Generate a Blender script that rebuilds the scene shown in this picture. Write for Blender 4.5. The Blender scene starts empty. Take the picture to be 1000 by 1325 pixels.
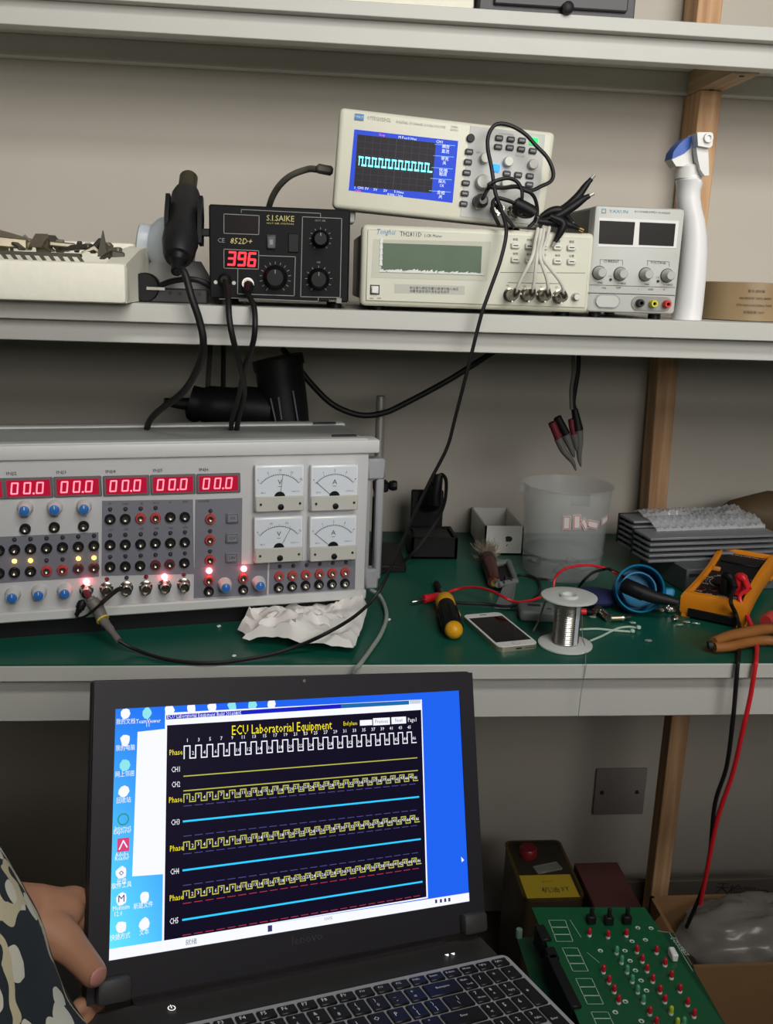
import bpy, bmesh, math, random
from mathutils import Vector as V, Matrix
random.seed(11)
S = bpy.context.scene
COL = S.collection
R = math.radians
T = Matrix.Translation
def RX(a): return Matrix.Rotation(R(a), 4, 'X')
def RY(a): return Matrix.Rotation(R(a), 4, 'Y')
def RZ(a): return Matrix.Rotation(R(a), 4, 'Z')

# ------------------------------------------------------------------ camera
FPX, CX, CY = 1200.0, 500.0, 662.5
PITCH, ROLL, YAW = R(14.05), R(2.02), R(5.52)
CAM = V((0, 0, 1.2176))
FW = V((math.sin(YAW)*math.cos(PITCH), math.cos(YAW)*math.cos(PITCH), -math.sin(PITCH)))
_rt = V((math.cos(YAW), -math.sin(YAW), 0))
_up = _rt.cross(FW)
CR = _rt*math.cos(ROLL) + _up*math.sin(ROLL)
CU = _up*math.cos(ROLL) - _rt*math.sin(ROLL)
cam = bpy.data.cameras.new('camera'); cam.sensor_fit = 'VERTICAL'; cam.sensor_height = 36; cam.lens = FPX/1325*36
cam.clip_start = .02
camo = bpy.data.objects.new('camera', cam); COL.objects.link(camo)
camo.matrix_world = Matrix(((CR.x, CU.x, -FW.x, CAM.x), (CR.y, CU.y, -FW.y, CAM.y), (CR.z, CU.z, -FW.z, CAM.z), (0, 0, 0, 1)))
S.camera = camo
# ------------------------------------------------------------------ light
S.view_settings.view_transform = 'Standard'; S.view_settings.look = 'None'
S.view_settings.gamma = 1; S.view_settings.use_curve_mapping = False
S.view_settings.exposure = 0.0
w = bpy.data.worlds.new('room'); S.world = w; w.use_nodes = True
w.node_tree.nodes['Background'].inputs[0].default_value = (1.0, .97, .92, 1)
w.node_tree.nodes['Background'].inputs[1].default_value = .02
def area(name, loc, target, sx, sy, power, col, spread=180):
    l = bpy.data.lights.new(name, 'AREA'); l.shape = 'RECTANGLE'; l.size = sx; l.size_y = sy; l.energy = power; l.color = col; l.spread = R(spread)
    o = bpy.data.objects.new(name, l); COL.objects.link(o); o.location = loc
    o.rotation_euler = (V(target)-V(loc)).to_track_quat('-Z', 'Y').to_euler()
    return o
area('ceiling_tube_light', (.55, -.55, 2.75), (.4, 1.5, 1.1), 1.2, .3, 22, (1, .98, .93))
area('far_ceiling_light', (1.6, -2.6, 2.75), (.45, 1.7, 1.70), 2.4, 1.2, 13, (1, .965, .93), 62)
area('rear_fill_light', (.9, -3.9, 1.8), (.9, 0, 1.8), 3.2, .8, 66, (1, .97, .93))  # fill light added behind the camera to brighten the wall under the shelf

# ------------------------------------------------------------------ pixel -> place helpers (1000 x 1325 frame)
def ray(p): return CR*((p[0]-CX)/FPX) + CU*((CY-p[1])/FPX) + FW
def on_z(p, z): d = ray(p); return CAM + d*((z-CAM.z)/d.z)
def on_y(p, y): d = ray(p); return CAM + d*((y-CAM.y)/d.y)
def crop(x0, y0, s): return lambda x, y: (x0+x*s, y0+y*s)
cA = crop(0, 540, .26); cB = crop(240, 540, .28); cC = crop(0, 200, .27); cD = crop(260, 220, .22)
cE = crop(420, 120, .32); cF = crop(450, 270, .33); cG = crop(740, 160, .26); cH = crop(180, 400, .34)
cI = crop(500, 600, .3); cJ = crop(740, 620, .26); cK = crop(100, 850, .27); cL = crop(350, 850, .29)
cM = crop(100, 1080, .27); cN = crop(350, 1080, .31); cO = crop(600, 1050, .4); cQ = crop(450, 480, .1963)
cU = crop(600, 120, .2); cV = crop(160, 220, .151); cW = crop(630, 150, .1132); cX = crop(860, 700, .14)
cY = crop(640, 1160, .26); cZ = crop(690, 520, .08); cS = crop(600, 680, .12); cP = crop(90, 730, .11)
cR = crop(600, 860, .4)
FM = RX(90)                       # panel axes (x right, y up, z out) -> thing axes (x right, -y out, z up)

# ------------------------------------------------------------------ materials
def lin(h):
    h = h.lstrip('#'); c = [int(h[i:i+2], 16)/255 for i in (0, 2, 4)]
    return tuple(((x/12.92) if x <= .04045 else ((x+.055)/1.055)**2.4) for x in c) + (1,)
MATS = {}
def mat(name, hexc, rough=.5, metal=0, var=.06, scale=40, bump=0, alpha=1, trans=0, ior=1.45, spec=.5, coat=0):
    if name in MATS: return MATS[name]
    m = bpy.data.materials.new(name); m.use_nodes = True; nt = m.node_tree; b = nt.nodes['Principled BSDF']
    c = lin(hexc)
    b.inputs['Roughness'].default_value = rough; b.inputs['Metallic'].default_value = metal
    b.inputs['IOR'].default_value = ior; b.inputs['Specular IOR Level'].default_value = spec
    b.inputs['Transmission Weight'].default_value = trans; b.inputs['Alpha'].default_value = alpha
    b.inputs['Coat Weight'].default_value = coat
    tc = nt.nodes.new('ShaderNodeTexCoord'); nz = nt.nodes.new('ShaderNodeTexNoise')
    nz.inputs['Scale'].default_value = scale; nz.inputs['Detail'].default_value = 4
    nt.links.new(tc.outputs['Object'], nz.inputs['Vector'])
    mx = nt.nodes.new('ShaderNodeMix'); mx.data_type = 'RGBA'
    mx.inputs[6].default_value = tuple(max(0, x*(1-var)) for x in c[:3])+(1,)
    mx.inputs[7].default_value = tuple(min(1, x*(1+var)) for x in c[:3])+(1,)
    nt.links.new(nz.outputs['Fac'], mx.inputs[0]); nt.links.new(mx.outputs[2], b.inputs['Base Color'])
    if bump:
        bp = nt.nodes.new('ShaderNodeBump'); bp.inputs['Strength'].default_value = bump; bp.inputs['Distance'].default_value = .002
        nt.links.new(nz.outputs['Fac'], bp.inputs['Height']); nt.links.new(bp.outputs['Normal'], b.inputs['Normal'])
    MATS[name] = m
    return m
def glow(name, hexc, strength):
    if name in MATS: return MATS[name]
    m = bpy.data.materials.new(name); m.use_nodes = True; nt = m.node_tree; b = nt.nodes['Principled BSDF']
    b.inputs['Base Color'].default_value = (.003, .003, .003, 1); b.inputs['Roughness'].default_value = .3; b.inputs['Specular IOR Level'].default_value = .12
    b.inputs['Emission Color'].default_value = lin(hexc); b.inputs['Emission Strength'].default_value = strength
    MATS[name] = m
    return m
def wood(name, ha, hb, axis='Z'):
    m = bpy.data.materials.new(name); m.use_nodes = True; nt = m.node_tree; b = nt.nodes['Principled BSDF']
    tc = nt.nodes.new('ShaderNodeTexCoord'); mp = nt.nodes.new('ShaderNodeMapping')
    mp.inputs['Scale'].default_value = {'Z': (60, 60, 3), 'Y': (60, 3, 60)}[axis]
    nz = nt.nodes.new('ShaderNodeTexNoise'); nz.inputs['Scale'].default_value = 1.2; nz.inputs['Detail'].default_value = 5; nz.inputs['Distortion'].default_value = .6
    rp = nt.nodes.new('ShaderNodeValToRGB'); rp.color_ramp.elements[0].position = .35; rp.color_ramp.elements[1].position = .68
    rp.color_ramp.elements[0].color = lin(ha); rp.color_ramp.elements[1].color = lin(hb)
    L = nt.links.new
    L(tc.outputs['Object'], mp.inputs[0]); L(mp.outputs[0], nz.inputs['Vector']); L(nz.outputs['Fac'], rp.inputs[0]); L(rp.outputs[0], b.inputs['Base Color'])
    b.inputs['Roughness'].default_value = .65
    return m

# ------------------------------------------------------------------ mesh builder
def catmull(pts, n=8):
    pts = [V(p) for p in pts]
    if len(pts) < 3: return pts
    out = []
    for i in range(len(pts)-1):
        p0 = pts[i-1] if i else pts[0]*2-pts[1]
        p1, p2 = pts[i], pts[i+1]
        p3 = pts[i+2] if i+2 < len(pts) else p2*2-p1
        for k in range(n):
            t = k/n
            out.append(.5*((2*p1)+(p2-p0)*t+(2*p0-5*p1+4*p2-p3)*t*t+(3*p1-p0-3*p2+p3)*t**3))
    out.append(pts[-1])
    return out
TXT = {}
def text_geo(s):
    if s in TXT: return TXT[s]
    cu = bpy.data.curves.new('t', 'FONT'); cu.body = s; cu.align_x = 'CENTER'; cu.align_y = 'CENTER'; cu.size = 1; cu.resolution_u = 1
    o = bpy.data.objects.new('t', cu); me = o.to_mesh()
    g = ([v.co.copy() for v in me.vertices], [tuple(p.vertices) for p in me.polygons])
    o.to_mesh_clear(); bpy.data.objects.remove(o); bpy.data.curves.remove(cu)
    TXT[s] = g
    return g
class MB:
    def __init__(s): s.v = []; s.f = []; s.mi = []
    def add(s, vs, fs, mi=0, M=None):
        o = len(s.v)
        s.v += [(M @ V(v)) if M is not None else V(v) for v in vs]
        s.f += [tuple(o+i for i in f) for f in fs]; s.mi += [mi]*len(fs)
        return s
    def box(s, c, d, bev=0, mi=0, M=None, seg=1):
        if not bev:
            x, y, z = (a/2 for a in d)
            vs = [V(c)+V((i*x, j*y, k*z)) for k in (-1, 1) for j in (-1, 1) for i in (-1, 1)]
            return s.add(vs, [(0, 2, 3, 1), (4, 5, 7, 6), (0, 1, 5, 4), (2, 6, 7, 3), (0, 4, 6, 2), (1, 3, 7, 5)], mi, M)
        bm = bmesh.new(); bmesh.ops.create_cube(bm, size=1)
        for v in bm.verts: v.co = V((v.co.x*d[0], v.co.y*d[1], v.co.z*d[2]))
        bmesh.ops.bevel(bm, geom=bm.edges[:], offset=min(bev, min(d)*.49), segments=seg, affect='EDGES', profile=.5)
        bm.verts.index_update()
        s.add([v.co+V(c) for v in bm.verts], [[v.index for v in f.verts] for f in bm.faces], mi, M); bm.free()
        return s
    def lathe(s, prof, at=(0, 0, 0), n=20, mi=0, M=None, sx=1, sy=1, cap=True):
        vs, fs = [], []; m = len(prof)
        for r, h in prof:
            for k in range(n):
                a = 2*math.pi*k/n; vs.append(V(at)+V((r*sx*math.cos(a), r*sy*math.sin(a), h)))
        for i in range(m-1):
            for k in range(n):
                a, b = i*n+k, i*n+(k+1) % n
                fs.append((a, b, b+n, a+n))
        if cap:
            fs.append(tuple(range(n))[::-1]); fs.append(tuple((m-1)*n+k for k in range(n)))
        return s.add(vs, fs, mi, M)
    def tube(s, pts, r, n=8, mi=0, M=None, smooth=8, closed=False):
        pts = catmull(pts, smooth) if smooth else [V(p) for p in pts]
        rs = r if callable(r) else (lambda t: r)
        vs, fs = [], []; ref = None; N = len(pts)
        for i, p in enumerate(pts):
            t = (pts[min(i+1, N-1)]-pts[max(i-1, 0)])
            if t.length < 1e-9: t = V((0, 0, 1))
            t.normalize()
            if ref is None: ref = V((0, 0, 1)) if abs(t.z) < .9 else V((1, 0, 0))
            a = (ref - t*ref.dot(t)); a.normalize(); b = t.cross(a); ref = a
            rr = rs(i/(N-1))
            for k in range(n):
                q = 2*math.pi*k/n; vs.append(p+a*(rr*math.cos(q))+b*(rr*math.sin(q)))
        for i in range(N-1):
            for k in range(n):
                fs.append((i*n+k, i*n+(k+1) % n, (i+1)*n+(k+1) % n, (i+1)*n+k))
        fs.append(tuple(range(n))[::-1]); fs.append(tuple((N-1)*n+k for k in range(n)))
        return s.add(vs, fs, mi, M)
    def prism(s, poly, z0, z1, mi=0, M=None):
        n = len(poly); vs = [V((x, y, z0)) for x, y in poly]+[V((x, y, z1)) for x, y in poly]
        fs = [tuple(range(n))[::-1], tuple(range(n, 2*n))]+[(i, (i+1) % n, n+(i+1) % n, n+i) for i in range(n)]
        return s.add(vs, fs, mi, M)
    def quad(s, pts, mi=0, M=None): return s.add(pts, [tuple(range(len(pts)))], mi, M)
    def rect(s, x0, y0, x1, y1, z, mi=0, M=None): return s.quad([(x0, y0, z), (x1, y0, z), (x1, y1, z), (x0, y1, z)], mi, M)
    def line(s, a, b, wd, z, mi=0, M=None):
        a, b = V((a[0], a[1], z)), V((b[0], b[1], z)); d = (b-a)
        if d.length < 1e-9: return s
        d.normalize(); nn = V((-d.y, d.x, 0))*wd/2; d = d*wd/2
        return s.quad([a-d-nn, b+d-nn, b+d+nn, a-d+nn], mi, M)
    def frame(s, x0, y0, x1, y1, wd, z, mi=0, M=None):
        s.line((x0, y0), (x1, y0), wd, z, mi, M); s.line((x1, y0), (x1, y1), wd, z, mi, M)
        s.line((x1, y1), (x0, y1), wd, z, mi, M); return s.line((x0, y1), (x0, y0), wd, z, mi, M)
    def text(s, t, x, y, size, z, mi=0, M=None, sx=1, rot=0, shear=0, wf=None):
        vs, fs = text_geo(t)
        if wf: sx = wf/(size*(max(v.x for v in vs)-min(v.x for v in vs)))
        c, sn = math.cos(R(rot)), math.sin(R(rot))
        out = []
        for v in vs:
            a, b = v.x*size*sx+shear*v.y*size, v.y*size
            out.append(V((x+a*c-b*sn, y+a*sn+b*c, z)))
        return s.add(out, fs, mi, M)
    def ball(s, c, r, n=12, mi=0, M=None, sc=(1, 1, 1)):
        prof = [(max(1e-5, math.sin(math.pi*i/(n//2))), -math.cos(math.pi*i/(n//2))) for i in range(n//2+1)]
        vs, fs = [], []
        m = len(prof)
        for q, h in prof:
            for k in range(n):
                a = 2*math.pi*k/n; vs.append(V(c)+V((q*math.cos(a)*r*sc[0], q*math.sin(a)*r*sc[1], h*r*sc[2])))
        for i in range(m-1):
            for k in range(n): fs.append((i*n+k, i*n+(k+1) % n, (i+1)*n+(k+1) % n, (i+1)*n+k))
        return s.add(vs, fs, mi, M)
    def mesh(s, name, mats, smooth=40):
        me = bpy.data.meshes.new(name); me.from_pydata([tuple(v) for v in s.v], [], s.f)
        for m in (mats if isinstance(mats, (list, tuple)) else [mats]): me.materials.append(m)
        for p, i in zip(me.polygons, s.mi): p.material_index = i; p.use_smooth = bool(smooth)
        me.update()
        if smooth: me.set_sharp_from_angle(angle=R(smooth))
        return me
WM = {}
def put(name, me, parent=None, M=None, label=None):
    """one object; M is its place in the world; parent a thing or part"""
    M = M.copy() if M is not None else Matrix()
    o = bpy.data.objects.new(name, me); COL.objects.link(o)
    if parent is not None:
        o.parent = parent; o.matrix_basis = WM[parent.name].inverted() @ M
    else: o.matrix_basis = M
    WM[o.name] = M
    if label: o['label'] = label
    return o
def tag(o, label, cat, group=None):
    o['label'] = label; o['category'] = cat
    if group: o['group'] = group
    return o
def thing(name, M, label, cat, group=None):
    return tag(put(name, None, None, M), label, cat, group)
FINE = {'printed_lettering', 'printed_lines', 'screen_lettering', 'key_legends', 'icon_captions', 'white_lettering', 'silkscreen_print', 'film_edge', 'scale_print', 'gold_lettering', 'grid', 'menu_lines', 'dashed_line', 'tray_icons', 'status_lamps', 'grey_lettering', 'yellow_lettering', 'blue_lettering', 'label_print', 'title_lettering', 'apple_mark', 'icon_mark', 'maker_lettering', 'button_lettering', 'stop_lettering', 'power_symbol', 'display_digits', 'speaker_holes'}
def part(name, mb, mats, parent, M=None, smooth=40, label=None):
    o = put(name, mb.mesh(name, mats, smooth), parent, WM[parent.name] if M is None else M, label)
    if name in FINE: o['kind'] = 'stuff'
    return o
def solo(name, mb, mats, label, cat, group=None, smooth=40):
    """a thing that is a single mesh given in world coordinates: origin moved to its base"""
    xs = [v.x for v in mb.v]; ys = [v.y for v in mb.v]; z0 = min(v.z for v in mb.v)
    c = V(((min(xs)+max(xs))/2, (min(ys)+max(ys))/2, z0)); mb.v = [v-c for v in mb.v]
    return tag(put(name, mb.mesh(name, mats, smooth), None, T(c)), label, cat, group)
def struct(name, mb, mats, smooth=40):
    o = put(name, mb.mesh(name, mats, smooth)); o['kind'] = 'structure'; return o
class Face:
    """plane in the world: x right, y up, z out"""
    def __init__(s, M): s.M = M; s.I = M.inverted()
    def uv(s, p, off=0):
        a = s.I @ CAM; d = s.I.to_3x3() @ ray(p); t = (off-a.z)/d.z
        return (a.x+d.x*t, a.y+d.y*t)
    def pt(s, p, off=0): u = s.uv(p, off); return s.M @ V((u[0], u[1], off))

# ------------------------------------------------------------------ common materials
m_wall = mat('painted plaster', '#bbb5aa', .9, var=.05, scale=6, bump=.05)
m_lam = mat('grey white laminate', '#c6c6bf', .45, var=.04, scale=12)
m_mdf = mat('shelf underside board', '#8d8a80', .8, var=.08, scale=20)
m_green = mat('green bench mat', '#0f5646', .38, var=.10, scale=9, bump=.02)
m_wood = wood('pine wood', '#a97f58', '#cfa77c')
m_woody = wood('pine wood batten', '#8d765c', '#b09878', 'Y')
m_black = mat('black plastic', '#151517', .48, spec=.3)
m_rub = mat('black rubber cable', '#131314', .55)
m_cream = mat('cream white instrument plastic', '#d9d8c6', .42, var=.03)
m_grey = mat('light grey steel panel', '#c9c9ca', .42, var=.03)
m_dgrey = mat('dark grey panel print', '#7b7c86', .5, var=.03)
m_mgrey = mat('mid grey plastic', '#9b9c9f', .45)
m_ink = mat('dark ink', '#2b2b2e', .6)
m_white = mat('white plastic', '#e6e6e2', .4, var=.03)
m_chrome = mat('nickel metal', '#c8c4bc', .25, 1)
m_brass = mat('brass metal', '#d8b26a', .3, 1)
m_red = mat('red plastic', '#d8232e', .35)
m_dred = mat('dark red led lens', '#7a2a34', .3)
m_steel = mat('brushed steel', '#b6b4ad', .4, .55)
# ------------------------------------------------------------------ room
FZ = -.10; WY = 1.708; BZ = .75; BY = 1.0766; SY = 1.147; SZ = 1.1805
struct('wall_back', MB().box((.2, WY+.05, 1.35), (8, .1, 2.9)), m_wall)
struct('floor', MB().box((.2, -1.2, FZ-.05), (12, 7, .1)), mat('dark concrete floor', '#3b3835', .8, scale=8))
struct('unseen_light_block', MB().box((.2, -.55, .595), (5, .08, 1.39)), m_wall)  # added out of view to keep low light off the area under the bench
tr = thing('workbench', T((0, BY, FZ)), 'long workbench with green mat top and pale grey front edge', 'workbench')
part('top_board', MB().box((.2, (BY+WY)/2, BZ-.012), (3.2, WY-BY-.002, .020), .001), m_lam, tr, Matrix())
part('green_mat', MB().box((.2, (BY+WY)/2+.001, BZ-.001), (3.2, WY-BY-.004, .002)), m_green, tr, Matrix())
part('front_rail', MB().box((.2, BY+.035, BZ-.0535), (3.2, .03, .063), .002), m_lam, tr, Matrix())
for i, xx in enumerate((-1.2, 1.3)):
    part('leg', MB().box((xx, BY+.08, (FZ+BZ-.022)/2), (.05, .05, BZ-.022-FZ), .002), m_lam, tr, Matrix())
ms = thing('wall_shelf', T((0, WY, SZ-.05)), 'middle grey-white shelf carrying the test instruments', 'shelf')
part('board', MB().box((.2, (SY+WY)/2, SZ-.011), (3.2, WY-SY, .022), .001), m_lam, ms, Matrix())
part('front_rail', MB().box((.2, SY+.034, SZ-.035), (3.2, .028, .026), .001), m_lam, ms, Matrix())
TY = 1.458; TZ = 1.6017
ts = thing('wall_shelf', T((0, WY, TZ-.05)), 'narrow top shelf above the oscilloscope, seen from below', 'shelf')
part('board', MB().box((.2, (TY+WY)/2, TZ-.0095), (3.2, WY-TY, .019), .001), m_lam, ts, Matrix())
part('front_rail', MB().box((.2, TY+.034, TZ-.036), (3.2, .028, .034), .001), m_lam, ts, Matrix())
part('back_rail', MB().box((.2, WY-.012, TZ-.036), (3.2, .022, .034), .001), m_lam, ts, Matrix())
bt = part('cross_batten', MB().box((.681, (TY+WY)/2+.012, TZ-.0375), (.045, WY-TY-.074, .037), .001), m_woody, ts, Matrix())
for yy in (1.52, 1.63): part('screw_hole', MB().lathe([(.004, 0), (.004, .001)], (.681, yy, TZ-.0572), 10), m_ink, bt, Matrix())
def post(x, y, z0, z1, wx, wy, label, lean=0):
    o = tag(put('wooden_post', MB().box((0, 0, (z1-z0)/2), (wx, wy, z1-z0), .0015).mesh('wooden_post', m_wood), None, T((x, y, z0)) @ RY(lean)), label, 'post', 'pine posts of the shelving')
post(.681, 1.664, SZ, TZ-.056, .038, .066, 'pine post behind the spray bottle, under the top shelf')
post(.674, 1.671, BZ, SZ-.022, .037, .045, 'pine post between bench and middle shelf, behind the heat sinks', -1.6)
post(.664, 1.664, TZ, 2.2, .042, .06, 'short length of pine post above the top shelf')
post(.692, 1.50, FZ, BZ-.022, .034, .034, 'dim pine post under the workbench beside the wall plate')
pl = thing('wall_plate', T((.68, WY, .187)), 'blank square wall plate with two screws under the bench', 'wall plate')
part('plate', MB().box((0, -.004, 0), (.11, .008, .108), .003, seg=2), mat('aged wall plate plastic', '#8b8580', .5), pl)
for sx in (-.04, .036): part('screw', MB().lathe([(.0045, .008), (.0045, .0092), (.002, .0095)], n=12), m_ink, pl, T((.68+sx, WY, .187)) @ FM)
# ================================================================== ECU signal tester on the bench
p0 = on_z((0, 806), BZ+.025); ER = T((p0.x, p0.y, BZ)) @ RZ(11.78)
eu = thing('signal_tester', ER, 'wide grey electronic test box with red displays and sockets', 'test instrument')
EF = Face(ER @ FM); ez = EF.uv
m_lid = mat('pale grey lid', '#d3d4d2', .45, var=.03); m_lidtop = mat('grey lid top plate', '#a9aca8', .5)
X0, X1, ED = -.13, .4845, .17
part('body', MB().box(((X0+X1)/2, ED/2, .1305), (X1-X0, ED, .211), .002), m_grey, eu)
lid = part('lid', MB().box(((X0+X1)/2+.003, .012, .2455), (X1-X0+.022, .034, .019), .003, seg=2)
     .box(((X0+X1)/2+.003, ED-.012, .2455), (X1-X0+.0, .026, .019), .003, seg=2)
     .box(((X0+X1)/2+.003, .0065, .2535), (X1-X0-.01, .018, .006), .002), m_lid, eu)
part('top_plate', MB().box(((X0+X1)/2, ED/2, .244), (X1-X0, ED-.04, .016), .001), m_lidtop, eu)
for yy in (.024, ED-.026): part('vent_slot', MB().box((X1-.03, yy, .2565 if yy < .1 else .2555), (.034, .008, .002)), m_ink, lid, ER)
part('side_panel', MB().box((X1+.003, ED/2, .13), (.006, ED-.012, .19), .001), m_mgrey, eu)
hd = part('side_handle', MB().box((X1+.012, .012, .212), (.026, .022, .030), .003).box((X1+.010, .012, .052), (.020, .022, .030), .003)
     .box((X1+.019, .010, .13), (.011, .014, .16), .003), mat('handle grey', '#a2a4a8', .45), eu)
for fx in (X1-.02,):
    for fy in (.03, ED-.03): part('foot', MB().lathe([(.013, 0), (.012, .025)], (fx, fy, 0), 16), m_black, eu)
part('under_body_block', MB().box(((X0+X1)/2-.01, ED/2+.004, .0125), (X1-X0-.06, ED-.012, .025)), m_black, eu)  # black block filling the space under the body
part('bottom_edge', MB().box(((X0+X1)/2, -.003, .033), (X1-X0, .008, .014), .002), m_lid, eu)
def panel(F, parent, pts, h, m, name='panel_area'):
    poly = [F.uv(p) for p in pts]
    return part(name, MB().prism(poly, 0, h), m, parent, F.M)
for nm, pts in enumerate(([cA(505, 788), cA(965, 778), cA(960, 408), cA(508, 415)], [cA(-130, 832), cA(492, 792), cA(490, 572), cA(-130, 600)],
        [cB(42, 690), cB(258, 684), cB(262, 372), cB(45, 380)], [cB(38, 835), cB(375, 818), cB(380, 674), cB(40, 693)], [cB(384, 815), cB(782, 800), cB(785, 655), cB(388, 668)])):
    panel(EF, eu, pts, .0009, m_dgrey)
g_disp = glow('red display lit window', '#c2163a', .75); g_dig = glow('red display digit', '#ff6f7d', 2.6)
SEG = {'0': 'abcdef', '3': 'abgcd', '9': 'abcdfg', '6': 'acdefg', '8': 'abcdefg'}
def digit(mb, ch, x, y, h, z, wd, slant=.12):
    w_ = h*.52
    P = {'a': ((0, h), (w_, h)), 'b': ((w_, h), (w_, h/2)), 'c': ((w_, h/2), (w_, 0)), 'd': ((0, 0), (w_, 0)), 'e': ((0, h/2), (0, 0)), 'f': ((0, h), (0, h/2)), 'g': ((0, h/2), (w_, h/2))}
    for k in SEG[ch]:
        a, b = (V((x+q[0]+slant*q[1], y+q[1])) for q in P[k]); d = (b-a)*.1
        mb.line(a+d, b-d, wd, z)
disp = [cA(-100, 357), cA(143, 350), cA(388, 343), cA(629, 338), cA(861, 332), cB(152, 303)]
me_fr = MB().box((0, 0, .0015), (.0575, .0265, .003), .001).mesh('display_frame', mat('display bezel', '#6d6a6c', .5))
me_win = MB().box((0, 0, .0032), (.0505, .0205, .0008)).mesh('display_window', g_disp)
dg = MB()
for i in range(3): digit(dg, '0', -.0205+i*.0147, -.0065, .0135, .0040, .0018)
dg.rect(.0045, -.0078, .0067, -.0056, .0040)
me_dig = dg.mesh('display_digits', g_dig, 0)
lab = ['INJ1', 'INJ2', 'INJ3', 'INJ4', 'INJ5', 'INJ6']
pr = MB()
for i, p in enumerate(disp):
    u = ez(p); M = EF.M @ T((u[0], u[1], 0))
    d = put('display_frame', me_fr, eu, M); put('display_window', me_win, d, M); put('display_digits', me_dig, d, M)
    pr.text(lab[i], u[0]-.019, u[1]+.0185, .0058, .0007, sx=1.25)
# sockets, knobs, lamps
def jackmesh(nm, mat_, r=.0068):
    return MB().lathe([(r, 0), (r, .004), (r*.86, .0055), (r*.62, .0055), (r*.60, .0015)], n=18, mi=0).lathe([(r*.6, .003), (r*.58, .0068), (r*.38, .0068), (r*.36, .002)], n=14, mi=1).lathe([(r*.36, .0025), (r*.01, .0025)], n=10, mi=2).mesh(nm, [mat_, m_chrome, m_ink])
m_redj = mat('red socket plastic', '#c94a46', .4); m_dredj = mat('dull red socket', '#6e3438', .4)
me_jb, me_jr, me_jd = jackmesh('socket', m_black), jackmesh('socket', m_redj), jackmesh('socket', m_dredj)
def at(F, p, off=0): u = F.uv(p, off); return F.M @ T((u[0], u[1], 0))
blk = [(125, 557), (270, 549), (416, 543), (72, 660), (152, 656), (232, 652), (311, 648), (390, 645), (468, 640), (72, 773), (152, 768), (-5, 664), (-5, 777),
       (548, 508), (624, 507), (848, 498), (920, 497), (548, 636), (624, 634), (700, 632), (774, 628), (848, 626), (920, 623), (548, 745), (624, 743), (698, 740), (918, 726)]
for q in blk: put('socket', me_jb, eu, at(EF, cA(*q), .003))
for q in [(232, 765), (311, 760), (700, 503), (774, 501)]: put('socket', me_jr, eu, at(EF, cA(*q), .003), 'red socket')
for q in [(390, 753), (468, 750), (774, 736), (845, 732)]: put('socket', me_jd, eu, at(EF, cA(*q), .003), 'dull red socket')
for q in [(115, 470), (113, 567), (113, 660), (108, 755), (267, 745), (433, 735), (495, 732), (557, 728), (620, 724), (679, 720), (739, 716)]: put('socket', me_jr, eu, at(EF, cB(*q), .003), 'red socket')
for q in [(108, 805), (267, 797), (431, 788), (493, 782), (555, 778), (617, 774), (677, 771), (737, 768)]: put('socket', me_jb, eu, at(EF, cB(*q), .003))
def ledmesh(nm, m): return MB().lathe([(.0029, 0), (.0029, .001), (.0022, .0016), (.0021, .003), (.0012, .0042), (.0001, .0045)], n=12).mesh(nm, m)
me_ld = ledmesh('indicator_lamp', mat('dark led', '#3a3a40', .35)); me_ldr = ledmesh('indicator_lamp', m_dred)
me_ly = ledmesh('indicator_lamp', glow('amber lit lamp', '#ffb648', 7)); me_lr = MB().ball((0, 0, .003), .0042, 12).mesh('indicator_lamp', glow('red lit lamp', '#ff6a72', 12))
for q in [(72, 607), (152, 604), (232, 600), (312, 596), (390, 592), (468, 588), (232, 710), (312, 705), (548, 457), (624, 455), (700, 453), (774, 450),
          (548, 586), (624, 583), (700, 580), (774, 577), (848, 574), (920, 570), (548, 693), (624, 690), (700, 687), (774, 683), (848, 679), (920, 675), (630, 798)]:
    put('indicator_lamp', me_ld, eu, at(EF, cA(*q)))
for q in [(435, 688), (497, 685), (559, 681), (620, 677), (680, 673), (740, 669), (115, 432), (113, 525), (113, 618)]: put('indicator_lamp', me_ld, eu, at(EF, cB(*q)))
for q in [(532, 805), (727, 793), (915, 783)]: put('indicator_lamp', me_ldr, eu, at(EF, cA(*q)))
for q in [(72, 715), (152, 712), (390, 702), (468, 698)]: put('indicator_lamp', me_ly, eu, at(EF, cA(*q)), 'lit amber lamp')
for q in (cA(430, 815), cA(818, 790), cB(108, 706), cB(268, 697)): put('indicator_lamp', me_lr, eu, at(EF, q), 'lit red lamp')
me_kn = MB().lathe([(.0096, 0), (.0096, .003), (.0082, .006), (.0074, .016), (.0066, .0175)], n=20).mesh('knob', mat('pale knob plastic', '#d4d6d6', .4))
me_kc = MB().lathe([(.0062, .0174), (.006, .0188), (.0052, .0192)], n=18).rect(-.0005, .001, .0005, .0052, .0194, 1).mesh('knob_cap', [mat('blue knob cap', '#2f74c4', .4), m_white])
for q in [cA(-100, 462), cA(123, 458), cA(272, 453), cA(418, 450), cA(62, 890), cA(193, 878), cA(322, 870), cB(184, 780), cB(342, 772)]:
    M = at(EF, q, .010); put('knob_cap', me_kc, put('knob', me_kn, eu, M), M)
me_bnc = MB().lathe([(.0088, 0), (.0088, .002), (.0068, .003), (.0068, .006), (.0062, .0065), (.0062, .018), (.0055, .018), (.0053, .010)], n=20).lathe([(.0012, .009), (.0012, .016)], n=8).box((0, .0068, .014), (.002, .003, .002)).box((0, -.0068, .014), (.002, .003, .002)).lathe([(.0034, .009), (.0034, .0165), (.0026, .0165)], n=12).mesh('bnc_connector', m_chrome)
bncs = [cA(430, 868), cA(530, 860), cA(630, 856), cA(727, 852), cA(822, 846), cA(917, 840)]
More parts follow.
